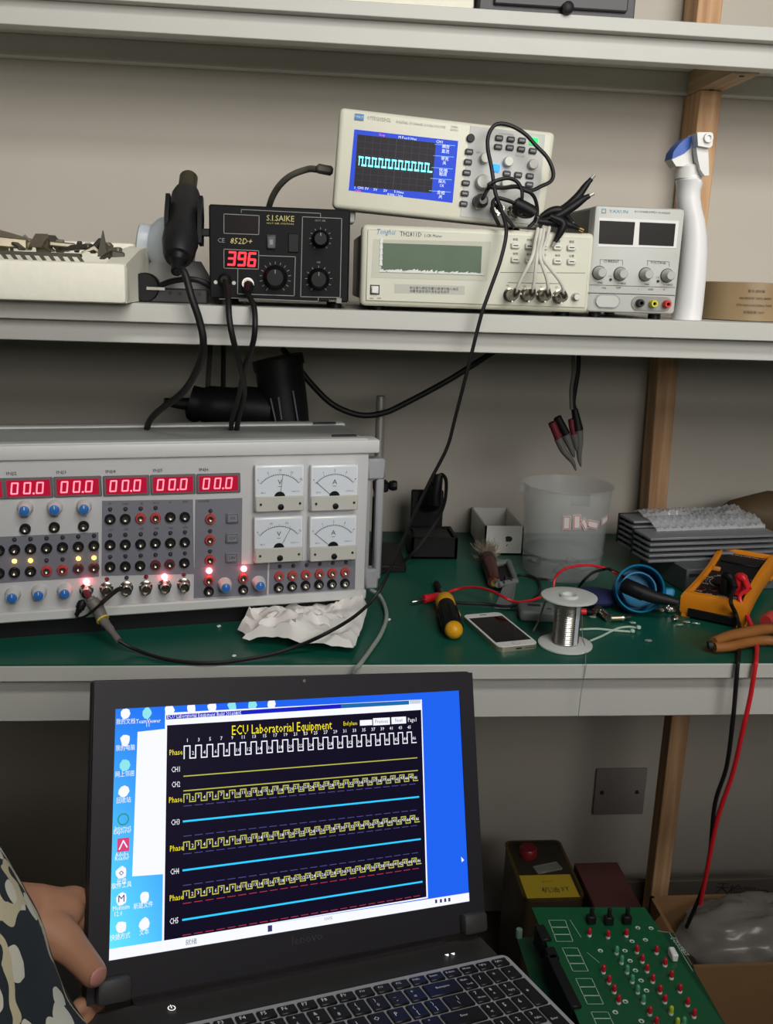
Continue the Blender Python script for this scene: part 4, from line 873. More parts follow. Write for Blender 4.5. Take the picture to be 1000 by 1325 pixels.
# ---- grey bits beside the brush
def flatbox(name, pts, z, h, m, label, cat, bev=.0):
    P_ = [on_z(q, z+h) for q in pts]
    return solo(name, MB().add([V((p.x, p.y, z)) for p in P_]+[V((p.x, p.y, z+h)) for p in P_], [(3, 2, 1, 0), (4, 5, 6, 7), (0, 1, 5, 4), (1, 2, 6, 5), (2, 3, 7, 6), (3, 0, 4, 7)]), m, label, cat)
m_gp = mat('grey abs plastic', '#6c7270', .5)
fr_ = MB()
P_ = [on_z(cS(*q), BZ+.012) for q in ((370, 640), (560, 600), (480, 390), (330, 420))]
for i in range(4): fr_.tube([P_[i], P_[(i+1) % 4]], .005, 8, smooth=0)
ho = thing('plastic_housing', T((P_[0].x, P_[0].y, BZ)), 'open grey plastic socket frame beside the brush', 'socket frame')
part('rim', fr_, m_gp, ho, Matrix()); part('floor_plate', MB().add([V((p.x, p.y, BZ+.004)) for p in P_]+[V((p.x, p.y, BZ+.008)) for p in P_], [(3, 2, 1, 0), (4, 5, 6, 7), (0, 1, 5, 4), (1, 2, 6, 5), (2, 3, 7, 6), (3, 0, 4, 7)]), m_black, ho, Matrix())
for q in ((420, 640), (500, 620), (450, 600)): p = on_z(cS(*q), BZ+.010); part('pin', MB().box((p.x, p.y, BZ+.012), (.004, .012, .012), .001), m_ink, ho, Matrix())
br2 = MB(); A3 = [on_z(cS(*q), BZ+.006) for q in ((330, 860), (500, 870), (540, 790), (560, 650), (440, 650), (380, 740))]
br2.add([V((p.x, p.y, BZ+.001)) for p in A3]+[V((p.x, p.y, BZ+.002+.010*(i in (2, 3, 4)))) for i, p in enumerate(A3)], [tuple(range(6))[::-1], tuple(range(6, 12))]+[(i, (i+1) % 6, 6+(i+1) % 6, 6+i) for i in range(6)])
solo('plastic_bracket', br2, mat('pale grey bracket', '#7c8081', .5), 'wedge-shaped grey plastic bracket crossed by the red wire', 'bracket')
sm = on_z(cS(790, 870), BZ+.018); sr = thing('small_enclosure', T((sm.x, sm.y, BZ)) @ RZ(-6), 'small rounded grey plastic enclosure beside the solder spool', 'enclosure')
part('shell', MB().box((0, 0, .009), (.054, .042, .018), .006, seg=3), m_gp, sr); part('label_strip', MB().box((-.004, .004, .0184), (.018, .008, .0006)), m_ink, sr)
part('slot', MB().box((.016, -.010, .0184), (.006, .003, .0006)), m_ink, sr)
# ---- plastic beaker
kx = on_y((735, 690), 1.462); BR = T((.440, 1.462, BZ)); bk_ = thing('plastic_beaker', BR, 'large cloudy plastic beaker with stickers standing by the wall', 'beaker')
m_cl = mat('cloudy clear plastic', '#cdd2d2', .25, alpha=.22, var=.15, scale=30); H_ = .152
part('wall', MB().lathe([(.062, .0), (.064, .003), (.0725, H_-.004), (.0755, H_-.001), (.0755, H_), (.073, H_), (.0705, H_-.006), (.0620, .004)], n=48, cap=False), m_cl, bk_)
part('spout', MB().prism([(-.012, 0), (0, .012), (.012, 0)], H_-.012, H_, M=T((-.071, -.008, 0)) @ RZ(97)), m_cl, bk_)
part('bottom', MB().lathe([(.062, 0), (.062, .003)], n=40), m_cl, bk_)
part('residue', MB().lathe([(.063, .032), (.067, .037), (.067, .040), (.02, .043), (.0001, .042)], n=40, cap=False), mat('grey residue', '#858a88', .6, alpha=.35, var=.35, scale=60, bump=.3), bk_)
wi = MB(); rn = random.Random(9)
for k in range(9):
    a_ = rn.uniform(0, 6.28); p = V((.035*math.cos(a_), .035*math.sin(a_), .008)); wi.tube([p, p+V((rn.uniform(-.03, .03), rn.uniform(-.02, .01), rn.uniform(.006, .022))), p+V((rn.uniform(-.03, .03), rn.uniform(-.02, .02), rn.uniform(0, .02)))], .0015, 6)
part('dark_wires', wi, m_ink, bk_)['kind'] = 'stuff'
st_m = mat('white sticker', '#dcd6d4', .5); st_r = mat('red sticker border', '#b0323c', .5)
def sticker(px, py, w_, h_, rot, border=True, r=.0742, back=False):
    p = on_y((px, py), 1.39); lx = p.x-.440; zz = p.z-BZ
    # intersect the beaker wall
    o, d = CAM-V((.440, 1.462, 0)), ray((px, py)); A2 = d.x**2+d.y**2; B2 = 2*(o.x*d.x+o.y*d.y); C2 = o.x**2+o.y**2-r*r
    t = (-B2+(1 if back else -1)*math.sqrt(max(0, B2*B2-4*A2*C2)))/(2*A2); hit = o+d*t; a0 = math.atan2(hit.x, -hit.y); z0 = hit.z-BZ
    def surf(x, y, rr): c_, s_ = math.cos(R(rot)), math.sin(R(rot)); xx, yy = x*c_-y*s_, x*s_+y*c_; r_ = rr-(.0755-(.064+(.0115)*(z0+yy)/H_)); return V((r_*math.sin(a0+xx/rr), -r_*math.cos(a0+xx/rr), z0+yy))
    mb = MB(); N = 6
    def strip(x0, x1, y0, y1, rr, mi):
        vs = [surf(x0+(x1-x0)*i/N, y, rr) for i in range(N+1) for y in (y0, y1)]; mb.add(vs, [(2*i, 2*i+2, 2*i+3, 2*i+1) for i in range(N)], mi)
    rr = .0757 if not back else .0750
    strip(-w_/2, w_/2, -h_/2, h_/2, rr, 0)
    if border:
        e, b2 = .0012, .0022
        strip(-w_/2+e, w_/2-e, h_/2-b2, h_/2-e, rr+.0003, 1); strip(-w_/2+e, w_/2-e, -h_/2+e, -h_/2+b2, rr+.0003, 1)
        strip(-w_/2+e, -w_/2+b2, -h_/2+e, h_/2-e, rr+.0003, 1); strip(w_/2-b2, w_/2-e, -h_/2+e, h_/2-e, rr+.0003, 1)
    part('sticker', mb, [st_m, st_r], bk_, BR)
sticker(*cI(777, 257), .0135, .023, 3); sticker(*cI(823, 253), .0135, .024, 4); sticker(*cI(858, 262), .011, .020, 35); sticker(*cI(895, 264), .026, .013, -14); sticker(*cI(948, 243), .022, .013, 12)
sticker(*cI(840, 155), .036, .022, -4, False, back=True)
# navy pouch at the beaker foot
P0 = on_z((770, 780), BZ+.01); solo('navy_pouch', MB().ball((P0.x, P0.y+.02, BZ+.012), 1, 20, sc=(.05, .032, .0125)), mat('navy cloth', '#1c2450', .8, bump=.2), 'flat navy blue cloth pouch between solder spool and blue cap', 'pouch')
# ---- banana leads: red and black with plugs
ZB = BZ+.006
rl = thing('banana_lead', T(on_z(cI(200, 580), ZB)), 'red test lead with red banana plug lying left of the brush', 'test lead')
part('plug', MB().tube([on_z(cI(160, 585), ZB+.002), on_z(cI(200, 578), ZB+.002), on_z(cI(245, 568), ZB+.002)], lambda t: .0065 if t < .85 else .0045, 14), m_red, rl, Matrix())
part('plug_pin', MB().tube([on_z(cI(110, 597), ZB+.001), on_z(cI(135, 592), ZB+.002), on_z(cI(162, 585), ZB+.002)], .0026, 10), m_chrome, rl, Matrix())
part('cable', MB().tube([on_z(cI(243, 567), ZB)]+[on_z(cI(*q), ZB+dz) for q, dz in (((300, 542), .002), ((370, 533), .012), ((440, 545), .018), ((500, 572), .02), ((550, 595), .014), ((610, 592), .006), ((665, 575), .004), ((715, 545), .006))]+[on_y(cI(*q), 1.34) for q in ((725, 500), (755, 462), (810, 442), (880, 438), (950, 452))]+[on_y(cJ(*q), 1.30) for q in ((195, 455), (240, 480), (290, 510))], .0021, 8), m_red, rl, Matrix())
kl2 = thing('banana_lead', T(on_z(cI(220, 530), ZB)), 'black test lead with black plug lying left of the brush', 'test lead')
part('plug', MB().tube([on_z(cI(215, 517), ZB), on_z(cI(228, 545), ZB), on_z(cI(236, 562), ZB)], .005, 12), m_black, kl2, Matrix())
part('cable', MB().tube([on_z(cI(*q), ZB-.002) for q in ((236, 562), (260, 590), (330, 600), (430, 605), (520, 615), (600, 600), (655, 560), (660, 515), (630, 488), (580, 480), (548, 490))], .0020, 8), m_rub, kl2, Matrix())
solo('wire_loop', MB().tube([on_z(cI(600, 480), BZ+.004), on_z(cI(640, 495), BZ+.003), on_z(cI(690, 498), BZ+.003), on_z(cI(720, 500), BZ+.003)], .0018, 6), m_rub, 'short black wire end in front of the beaker', 'wire')
solo('black_wire', MB().tube([on_z(cI(830, 530), BZ+.01)]+[on_y(cI(*q), 1.33) for q in ((850, 505), (890, 470), (940, 455))]+[on_y(cJ(*q), 1.30) for q in ((190, 448), (240, 475), (300, 515))], .0022, 8), m_rub, 'black wire arching from the spool to the blue cap', 'wire')
# ---- solder spool
sc0 = on_z((731, 833), BZ+.002); s1 = on_y((732, 771), sc0.y); sh = s1.z-BZ
sl = thing('solder_spool', T((sc0.x, sc0.y, BZ)), 'white plastic spool of shiny solder wire near the bench edge', 'spool')
m_sp = mat('milky white spool', '#d3d7d2', .4, var=.03)
part('bottom_flange', MB().lathe([(.035, 0), (.0362, .001), (.0362, .003), (.034, .004)], n=40), m_sp, sl)
tf = part('top_flange', MB().lathe([(.034, sh-.003), (.0370, sh-.002), (.0370, sh), (.035, sh+.001), (.0125, sh-.001), (.012, sh+.0025), (.009, sh+.0025), (.0085, sh-.002), (.004, sh-.002)], n=40), m_sp, sl)
so_ = MB()
for i in range(22): z0 = .005+i*(sh-.010)/22; dz = (sh-.010)/22; so_.lathe([(.0168, z0), (.0177, z0+dz*.5), (.0168, z0+dz)], n=28, cap=False)
part('solder_winding', so_, mat('shiny solder', '#b9b5ad', .28, 1), sl)
part('paper_label', MB().add([V((.0181*math.sin(a_), -.0181*math.cos(a_), z_)) for a_ in (.35, .55, .75) for z_ in (.006, sh-.006)], [(0, 2, 3, 1), (2, 4, 5, 3)]), mat('pale label', '#bcc2c8', .4), sl)
c_ = V((sc0.x, sc0.y, BZ))
part('loose_wire', MB().tube([on_z(cI(690, 580), BZ+.058), on_z(cI(672, 630), BZ+.03), on_z(cI(655, 680), BZ+.012), on_z(cI(633, 722), BZ+.004)], .0013, 6), mat('dull solder', '#a6b0ad', .4, .6), sl, Matrix())
part('loose_wire', MB().tube([c_+V((.018, -.006, .045)), on_z(cI(845, 740), BZ+.010), on_z(cI(858, 800), BZ+.003), on_z(cI(858, 858), BZ+.002), on_y(cI(860, 880), BY-.002), on_y(cR(380, 90), BY-.003), on_y(cR(370, 170), BY-.003), on_y(cR(366, 190), BY-.003)], .0005, 5), MATS['dull solder'], sl, Matrix())
# ---- zip ties
for pts, lb2 in (([(90, 805), (150, 780), (220, 745), (280, 735), (330, 742)], 'pale green zip tie slanting up to the right of the spool'), ([(35, 748), (120, 745), (200, 752), (300, 760)], 'pale green zip tie lying straight behind the slanting one')):
    P_ = [on_z(cJ(*q), BZ+.002) for q in pts]; o = thing('zip_tie', T(P_[-1]), lb2, 'zip tie', 'zip ties beside the spool')
    part('strap', MB().tube(P_, .0016, 6), mat('pale green nylon', '#b9d2c2', .4), o, Matrix()); part('head', MB().box(tuple(P_[-1]+V((0, 0, .0015))), (.006, .0055, .005), .001), MATS['pale green nylon'], o, Matrix())
# ---- phone
ph = [on_z(p, BZ+.0076) for p in ((599.6, 795.6), (647, 793.5), (698.6, 831), (641, 837))]
fc = sum(ph, V())/4; dirv = ((ph[0]+ph[1])-(ph[2]+ph[3])).normalized(); an = math.degrees(math.atan2(dirv.y, dirv.x))-90
PHM = T((fc.x, fc.y, BZ)) @ RZ(an); pn = thing('smartphone', PHM, 'white smartphone with dark screen lying at the bench edge', 'smartphone')
def rrect(w_, h_, r_, n=6): return [(sx*(w_/2-r_)+r_*math.cos(R(a0+90*k/n)), sy*(h_/2-r_)+r_*math.sin(R(a0+90*k/n))) for sx, sy, a0 in ((1, 1, 0), (-1, 1, 90), (-1, -1, 180), (1, -1, 270)) for k in range(n+1)]
part('body', MB().prism(rrect(.0586, .1238, .009), .0002, .0068), mat('champagne metal body', '#b8b09e', .3, .7), pn)
part('front_glass', MB().prism(rrect(.0576, .1228, .0086), .0068, .0076), m_white, pn)
part('screen', MB().prism([(-.0258, -.0455), (.0258, -.0455), (.0258, .0455), (-.0258, .0455)], .0076, .0078), mat('dark phone screen', '#121014', .08), pn)
hbt = part('home_button', MB().lathe([(.0053, .0076), (.0053, .0079)], (0, -.0535, 0), 20), m_white, pn); part('button_ring', MB().lathe([(.0055, .0079), (.0048, .0080)], (0, -.0535, 0), 20, cap=False), m_steel, hbt)
part('earpiece', MB().box((0, .0545, .0078), (.010, .0013, .0004)), m_ink, pn); part('dock_port', MB().box((0, -.0619, .0035), (.008, .0006, .0022)), m_ink, pn)
sh_ = MB()
for k in range(6): sh_.lathe([(.0007, 0), (.0007, .0006)], (.010+k*.0025, .0035, .0618), 6)
part('speaker_holes', sh_, m_ink, pn, PHM @ RX(90))['kind'] = 'stuff'
# ---- screwdriver
e0, e1 = on_z((587, 815), BZ+.0135), on_z((576, 780), BZ+.0135); sd = (e1-e0); SL = sd.length
SM = T(e0) @ sd.to_track_quat('Z', 'Y').to_matrix().to_4x4()
sdv = thing('screwdriver', SM, 'stubby yellow and black screwdriver beside the phone', 'screwdriver')
m_yel = mat('amber yellow plastic', '#e0a21c', .35)
part('end_ball', MB().ball((0, 0, 0), .0125, 20), m_yel, sdv)
gp = MB(); prof = [(.0118, .006), (.0135, .014), (.0138, SL*.55), (.0125, SL*.85), (.0125, SL*.92)]
gp.lathe(prof, n=24)
for k in range(8):
    a_ = 2*math.pi*k/8; gp.tube([(.0135*math.cos(a_), .0135*math.sin(a_), .014), (.0138*math.cos(a_), .0138*math.sin(a_), SL*.6)], .0022, 6, smooth=0)
part('rubber_grip', gp, m_black, sdv)
part('yellow_collar', MB().lathe([(.0128, SL*.88), (.0142, SL*.92), (.0142, SL*1.08), (.011, SL*1.16)], n=24), m_yel, sdv)
part('yellow_inlay', MB().box((-.0125, .004, SL*.48), (.004, .007, .022), .002), m_yel, sdv)
part('shaft', MB().lathe([(.003, SL*1.1), (.003, SL*1.1+.05), (.002, SL*1.1+.053)], n=12), m_chrome, sdv)
# ---- blue cap lying on its side
cc = on_y(cJ(335, 535), 1.262); CM = T(cc) @ (ray(cJ(335, 535))*-1+V((.12, 0, .10))).normalized().to_track_quat('Z', 'Y').to_matrix().to_4x4()
rc = 1.08*(on_y(cJ(455, 535), 1.262).x-on_y(cJ(240, 535), 1.262).x)/2
CM = T(V((cc.x, cc.y, BZ+rc*1.06))) @ CM.to_3x3().to_4x4()
bc = thing('blue_cap', CM, 'bright blue plastic screw cap lying on its side', 'cap')
m_bl = mat('bright blue plastic', '#1f86b4', .35)
part('shell', MB().lathe([(rc*.93, .010), (rc, .012), (rc*1.0, .008), (rc*1.04, -.026), (rc*.98, -.032), (.001, -.032), (.001, -.029), (rc*.9, -.029), (rc*.93, .008)], n=40, cap=False), m_bl, bc)
part('inner_ring', MB().lathe([(rc*.70, -.028), (rc*.74, -.006), (rc*.68, -.006), (rc*.66, -.028)], n=36, cap=False), m_bl, bc)
part('pull_tab', MB().box((rc*1.22, -.001, -.004), (rc*.42, .013, .014), .003), m_bl, bc)
# ---- black plug boot inside the cap
jp = lambda q, y: on_y(cJ(*q), y)
dp = thing('dc_adapter_plug', T(jp((400, 580), 1.225)), 'black ribbed plug leaning out of the blue cap', 'plug')
part('body', MB().tube([jp((262, 528), 1.250), jp((300, 545), 1.240), jp((360, 570), 1.232)], lambda t: .0115, 12, smooth=4), m_black, dp, Matrix())
part('boot', MB().tube([jp((350, 566), 1.232), jp((420, 590), 1.222), jp((480, 603), 1.215), jp((528, 615), 1.210)], lambda t: .0108-.005*t, 12, smooth=5), m_rub, dp, Matrix())
part('metal_contact', MB().tube([jp((515, 612), 1.2102), jp((522, 632), 1.208)], .0022, 8, smooth=0), m_chrome, dp, Matrix())
# ---- bnc adapters
za = BZ+.006
o = thing('bnc_adapter', T(on_z(cJ(120, 660), za)), 'nickel bnc tee with red end beside the spool', 'connector', 'loose connectors by the blue cap')
part('red_end', MB().tube([on_z(cJ(35, 658), za), on_z(cJ(70, 660), za)], .0050, 12, smooth=0), m_red, o, Matrix()); part('black_sleeve', MB().tube([on_z(cJ(68, 660), za), on_z(cJ(108, 665), za)], .0040, 12, smooth=0), m_black, o, Matrix())
part('tee_body', MB().tube([on_z(cJ(105, 665), za+.001), on_z(cJ(140, 655), za+.002), on_z(cJ(185, 692), za)], .0062, 14, smooth=0), m_chrome, o, Matrix()); part('tee_arm', MB().tube([on_z(cJ(140, 655), za+.002), on_z(cJ(130, 640), za+.008)], .0055, 14, smooth=0), m_chrome, o, Matrix())
o = thing('bnc_adapter', T(on_z(cJ(235, 690), za)), 'brass-tipped straight coaxial connector lying right of the tee', 'connector', 'loose connectors by the blue cap')
part('barrel', MB().tube([on_z(cJ(190, 692), za), on_z(cJ(255, 690), za)], .0050, 14, smooth=0), mat('pale brass', '#cfc6a8', .3, 1), o, Matrix()); part('ring', MB().tube([on_z(cJ(240, 690), za), on_z(cJ(252, 690), za)], .0060, 14, smooth=0), m_chrome, o, Matrix()); part('pin', MB().tube([on_z(cJ(255, 690), za), on_z(cJ(292, 686), za)], .0024, 10, smooth=0), m_chrome, o, Matrix())
# ---- crumpled foil blobs, crumbs
m_foil = mat('crumpled foil', '#b3ada5', .25, 1, var=.3, scale=200, bump=.5)
def lump(name, p, r, m, label, cat, group=None, sc=(1, 1, .75), amp=.35, seed=0):
    mb = MB().ball((0, 0, 0), 1, 14)
    for v in mb.v: k = 1+amp*nz_.noise(v*1.9+V((seed, seed*2, 0))); v.x *= r*sc[0]*k; v.y *= r*sc[1]*k; v.z *= r*sc[2]*k
    z0 = min(v.z for v in mb.v); mb.v = [v+V((p.x, p.y, BZ-z0)) for v in mb.v]
    return solo(name, mb, m, label, cat, group, 25)
for i, (q, r, lb2) in enumerate((((432, 668), .0075, 'grey foil ball nearest the blue cap'), ((485, 668), .0085, 'larger grey foil ball right of the first'), ((512, 705), .006, 'small foil ball in front of the larger ones'))): lump('foil_ball', on_z(cJ(*q), BZ), r, m_foil, lb2, 'foil ball', 'foil balls by the blue cap', seed=i*3.1)
m_chip = mat('clear solder chips', '#a8b4ac', .2, .3)
chips = [((570, 715), 'tiny shiny chip left of the multimeter foot'), ((618, 722), 'tiny shiny chip under the multimeter corner'), ((535, 728), 'tiny shiny chip in front of the foil balls'), ((380, 808), 'tiny clear ring on the green mat right of the zip ties'), ((300, 718), 'tiny clear scrap by the brass connector'), ((100, 690), 'tiny clear scrap under the tee connector')]
for i, (q, lb2) in enumerate(chips): lump('solder_chip', on_z(cJ(*q), BZ), .0042, m_chip, lb2, 'chip', 'tiny scraps on the green mat', (1.3, .8, .3), .6, i*2.2)
for i, (q, lb2) in enumerate((((503, 803), 'white crumb right of the tissue'), ((486, 832), 'white crumb by the grey cable'), ((303, 850), 'white crumb left of the tissue corner'), ((283, 812), 'white crumb under the test box edge'))): lump('crumb', on_z(q, BZ), .0025, m_white, lb2, 'crumb', 'crumbs on the green mat', (1.2, 1, .6), .5, i*1.7)
# ---- grey flat box carrying two heat sinks
gbx = on_z(cJ(430, 500), BZ); gbz = .040
gb0 = thing('flat_box', T((gbx.x+.14, 1.445, BZ)) @ RZ(8), 'flat dark grey metal box under the heat sinks', 'box')
part('case', MB().box((0, 0, gbz/2), (.27, .15, gbz), .002), mat('slate grey case', '#55585a', .5), gb0); part('front_strip', MB().box((0, -.0755, gbz*.75), (.262, .001, .004)), m_ink, gb0)
m_hs = mat('anodised grey aluminium', '#9a9da3', .42, .5, var=.06); m_hd = mat('dark heat sink web', '#3a3c40', .5, .5)
def heatsink(M, L, D, H, n, label, M_=None):
    o = thing('heat_sink', M, label, 'heat sink', 'heat sinks on the grey box')
    part('base_plate', MB().box((L/2, D-.003, H/2), (L, .006, H), .0005), m_hd, o)
    me = MB().box((L/2, D/2-.003, 0), (L, D-.006, .0042), .0006).mesh('fin', m_hs)
    for k in range(n): put('fin', me, o, M @ T((0, 0, .0025+k*(H-.005)/(n-1))))
    part('end_web', MB().box((L/2, D*.55, H/2), (L-.004, .003, H-.004)), m_ink, o)
    return o
h0 = on_z(cJ(470, 405), BZ+gbz+.006); HL = .235
heatsink(T((h0.x-.028, h0.y+.004, BZ+gbz)) @ RZ(8), HL, .062, .042, 5, 'front ridged aluminium heat sink behind the multimeter')
heatsink(T((h0.x-.032, h0.y+.074, BZ+gbz)) @ RZ(9), HL-.02, .055, .052, 6, 'rear ridged heat sink wrapped in bubble wrap')
# bubble wrap over the rear sink
bwM = T((h0.x-.002, h0.y+.045, BZ+gbz+.043)) @ RZ(9); bw_ = MB(); NX, NY = 84, 34; rn = random.Random(2)
vs = []
for j in range(NY):
    for i in range(NX):
        x, y = i/(NX-1)*.205, j/(NY-1)*.088
        bub = max(0, math.sin(x*math.pi/.0078)*math.sin((y+.0039*(int(x/.0078) % 2))*math.pi/.0078))*.0034
        z = .012*min(1, y/.03)+bub+.003*nz_.noise(V((x*40, y*40, 1)))+(.014*max(0, nz_.noise(V((x*18+5, y*25, 4)))) if y > .05 else 0)
        if j == 0: z -= .008
        vs.append(V((x, y, z)))
bw_.add(vs, [(j*NX+i, j*NX+i+1, (j+1)*NX+i+1, (j+1)*NX+i) for j in range(NY-1) for i in range(NX-1)])
tag(put('bubble_wrap', bw_.mesh('bubble_wrap', mat('clear bubble film', '#e6eaee', .04, alpha=.5, var=.02, spec=1.0)), None, bwM), 'clear bubble wrap sheet draped over the rear heat sink', 'bubble wrap')
# ---- brown leather case at the right
lc0 = on_z((1010, 728), BZ); cs = thing('leather_case', T((lc0.x+.03, lc0.y+.08, BZ)), 'dark brown leather case at the right end of the bench', 'case')
bdm = MB().ball((0, 0, .055), 1, 24, sc=(.115, .05, .055))
for v in bdm.v:
    v.z = max(.0, v.z+.012*nz_.noise(v*14))
    if v.x < 0: v.z += -.10*v.x
part('body', bdm, mat('brown leather', '#5d4a30', .6, var=.25, scale=30, bump=.2), cs)
part('seam', MB().tube([(-.10, -.005, .075), (-.05, -.02, .098), (.0, -.02, .108), (.06, -.02, .10)], .003, 6), mat('dark leather piping', '#33271a', .6), cs)
part('clasp', MB().lathe([(.008, 0), (.008, .003)], n=14), m_steel, cs, T((lc0.x+.03, lc0.y+.033, BZ+.08)) @ FM)
# ---- multimeter
ma = on_z(cJ(545, 568), BZ+.036); mb2 = on_z(cJ(800, 618), BZ+.036); wv_ = (mb2-ma); man = math.degrees(math.atan2(wv_.y, wv_.x))
mw = max(.094, wv_.length); ml = .232
MMm = T((ma.x, ma.y, BZ)) @ RZ(man); mm = thing('multimeter', MMm, 'orange and black digital multimeter with red and black leads', 'multimeter')
m_or = mat('orange rubber holster', '#e58a17', .5, var=.05); m_mb = mat('black meter face', '#1c1a1b', .5, spec=.25)
def outline(w_, l_, n=12, waist=.004):
    L1 = [(waist*math.sin(math.pi*k/n), l_*k/n) for k in range(n+1)]; R1 = [(w_-waist*math.sin(math.pi*k/n), l_*k/n) for k in range(n, -1, -1)]
    return L1+R1
tilt = RX(4.5)
hol = MB(); o_ = outline(mw, ml); n_ = len(o_)
def ringz(off, z): return [V((x+(off if x < mw/2 else -off), y+(off if y < ml/2 else -off)*(1 if y in (0, ml) or k in (0,) else 0), z)) for k, (x, y) in enumerate(o_)]
rings_ = [ringz(.003, .004), ringz(0, .010), ringz(0, .033), ringz(.003, .039), ringz(.009, .040), ringz(.011, .037), ringz(.011, .030)]
vs = [v for r_ in rings_ for v in r_]; fs = [(a*n_+i, a*n_+(i+1) % n_, (a+1)*n_+(i+1) % n_, (a+1)*n_+i) for a in range(len(rings_)-1) for i in range(n_)]
hol.add(vs, fs); MT = MMm @ tilt
part('holster', hol, m_or, mm, MT, 50)
part('face', MB().prism([(x+(.0105 if x < mw/2 else -.0105), min(max(y, .0105), ml-.0105)) for x, y in o_], .006, .0335), m_mb, mm, MT)
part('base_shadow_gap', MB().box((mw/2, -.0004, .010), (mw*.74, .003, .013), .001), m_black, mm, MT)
for sx in (.008, mw-.008):
    for sy in (.010, ml-.012): part('foot', MB().box((sx, sy, .004 if sy > .1 else .0035), (.014, .016, .010), .002), m_or, mm, MT)
dk = part('dial', MB().lathe([(.022, .0335), (.022, .0355), (.0205, .037), (.0001, .037)], (mw/2, .082, 0), 32, cap=False), m_black, mm, MT)
rg = MB()
for k in range(48): a0, a1 = 2*math.pi*k/48, 2*math.pi*(k+1)/48; rg.line((mw/2+.0245*math.cos(a0), .082+.0245*math.sin(a0)), (mw/2+.0245*math.cos(a1), .082+.0245*math.sin(a1)), .0008, .0337)
rg2 = [('20A', .018, .030), ('mA', .034, .026), ('COM', .052, .026), ('VΩ', .068, .030), ('V~', .075, .060), ('hFE', .020, .064), ('200m', .022, .095), ('2k', .030, .108), ('CE', .060, .118), ('CAT II', .070, .112), ('1000V', .066, .105)]
for t_, x, y in rg2: rg.text(t_, x, y, .0064, .0339)
for k in range(18): a0 = R(200-220*k/17); rg.text(['2', '20', '200', '2k'][k % 4], mw/2+.0295*math.cos(a0), .082+.0295*math.sin(a0), .0048, .0339)
rg.text('DIGITAL MULTIMETER', mw*.40, ml-.018, .0062, .0339); rg.text('VC9205', mw*.80, ml-.018, .0055, .0339)
part('printed_lettering', rg, mat('grey print', '#d8d5d0', .5), mm, MT, 0)
part('dial_pointer', MB().box((mw/2, .082, .040), (.006, .036, .006), .002), m_black, dk, MT)
part('display', MB().box((mw/2, ml-.045, .0345), (mw-.032, .030, .002), .001), mat('dark lcd', '#151413', .3, spec=.2), mm, MT)
part('power_button', MB().box((.021, .130, .036), (.012, .007, .006), .001), mat('orange button', '#d98a35', .45), mm, MT)
for k, x in enumerate((.020, .036)): part('input_ring', MB().lathe([(.0062, .0335), (.0062, .0345), (.005, .0345)], (x, .040+.006*k, 0), 18, cap=False), mat('dull red ring', '#6e2c30', .5), mm, MT)
ML = lambda x, y, z: MT @ V((x, y, z))
jb, jr = ML(.052, .042, .034), ML(.070, .046, .034)
for p, m_, lb2, path, wd in ((jb, m_rub, 'black test lead plugged into the multimeter, hanging over the edge', [(954, 862), (951, 900), (948, 932), (940, 992), (925, 1040), (918, 1108), (908, 1152), (888, 1200)], 1), (jr, m_red, 'red test lead plugged into the multimeter, hanging over the edge', [(977, 862), (971, 900), (962, 940), (948, 1000), (928, 1060), (915, 1124), (906, 1170)], 1)):
    red = m_ is m_red; o = thing('meter_lead', T(p), lb2, 'test lead', 'leads of the multimeter')
    elb = p+V((0, 0, .026)); part('elbow_plug', MB().tube([p, p+V((0, 0, .018)), elb, elb+V((.004, -.008, -.002)), elb+V((.005, -.020, -.012))], lambda t: .0072 if t < .7 else .005, 12, smooth=4), m_red if red else m_black, o, Matrix())
    s0 = elb+V((.005, -.020, -.012))
    cps = [cX(690, 520), cX(760, 690), cX(820, 840), cX(850, 960), cX(845, 1100)] if red else [cX(610, 560), cX(660, 680), cX(695, 820), cX(690, 960), cX(678, 1100)]
    zs = [.045, .022, .010, .006, .003]
    part('cable', MB().tube([s0]+[on_z(q, BZ+z) for q, z in zip(cps, zs)]+[on_y(q, BY-.006+(i > 2)*.012*(i-2)) for i, q in enumerate(path)], .0031 if red else .0029, 8), m_red if red else m_rub, o, Matrix())
# ---- pliers
zp = BZ+.010; m_ph = mat('grimy orange grips', '#96602f', .55, var=.25, scale=40)
pz = lambda q, z=zp: on_z(cX(*q), z)
pg = thing('pliers', T(pz((440, 970))), 'pliers with worn orange-brown grips in front of the multimeter', 'pliers')
part('upper_grip', MB().tube([pz((450, 930), zp+.006), pz((600, 880), zp+.006), pz((760, 850), zp+.006), pz((900, 820), zp+.006), pz((1030, 810), zp+.006)], lambda t: .0062+.0022*math.sin(3*t), 12), m_ph, pg, Matrix())
part('lower_grip', MB().tube([pz((455, 985), zp), pz((600, 975), zp), pz((760, 940), zp), pz((900, 920), zp), pz((1030, 925), zp)], lambda t: .0068, 12), m_ph, pg, Matrix())
part('grip_end', MB().tube([pz((440, 960), zp+.002), pz((400, 965), zp+.001)], .0058, 12, smooth=0), m_ink, pg, Matrix())
part('jaw', MB().tube([pz((1030, 860)), pz((1130, 850)), pz((1250, 830))], lambda t: .014-.008*t, 10), m_steel, pg, Matrix())
part('red_sleeve', MB().tube([pz((930, 740), zp+.010), pz((985, 700), zp+.012), pz((1060, 690), zp+.012)], .0085, 12), mat('worn red grip', '#c0403c', .5), pg, Matrix())
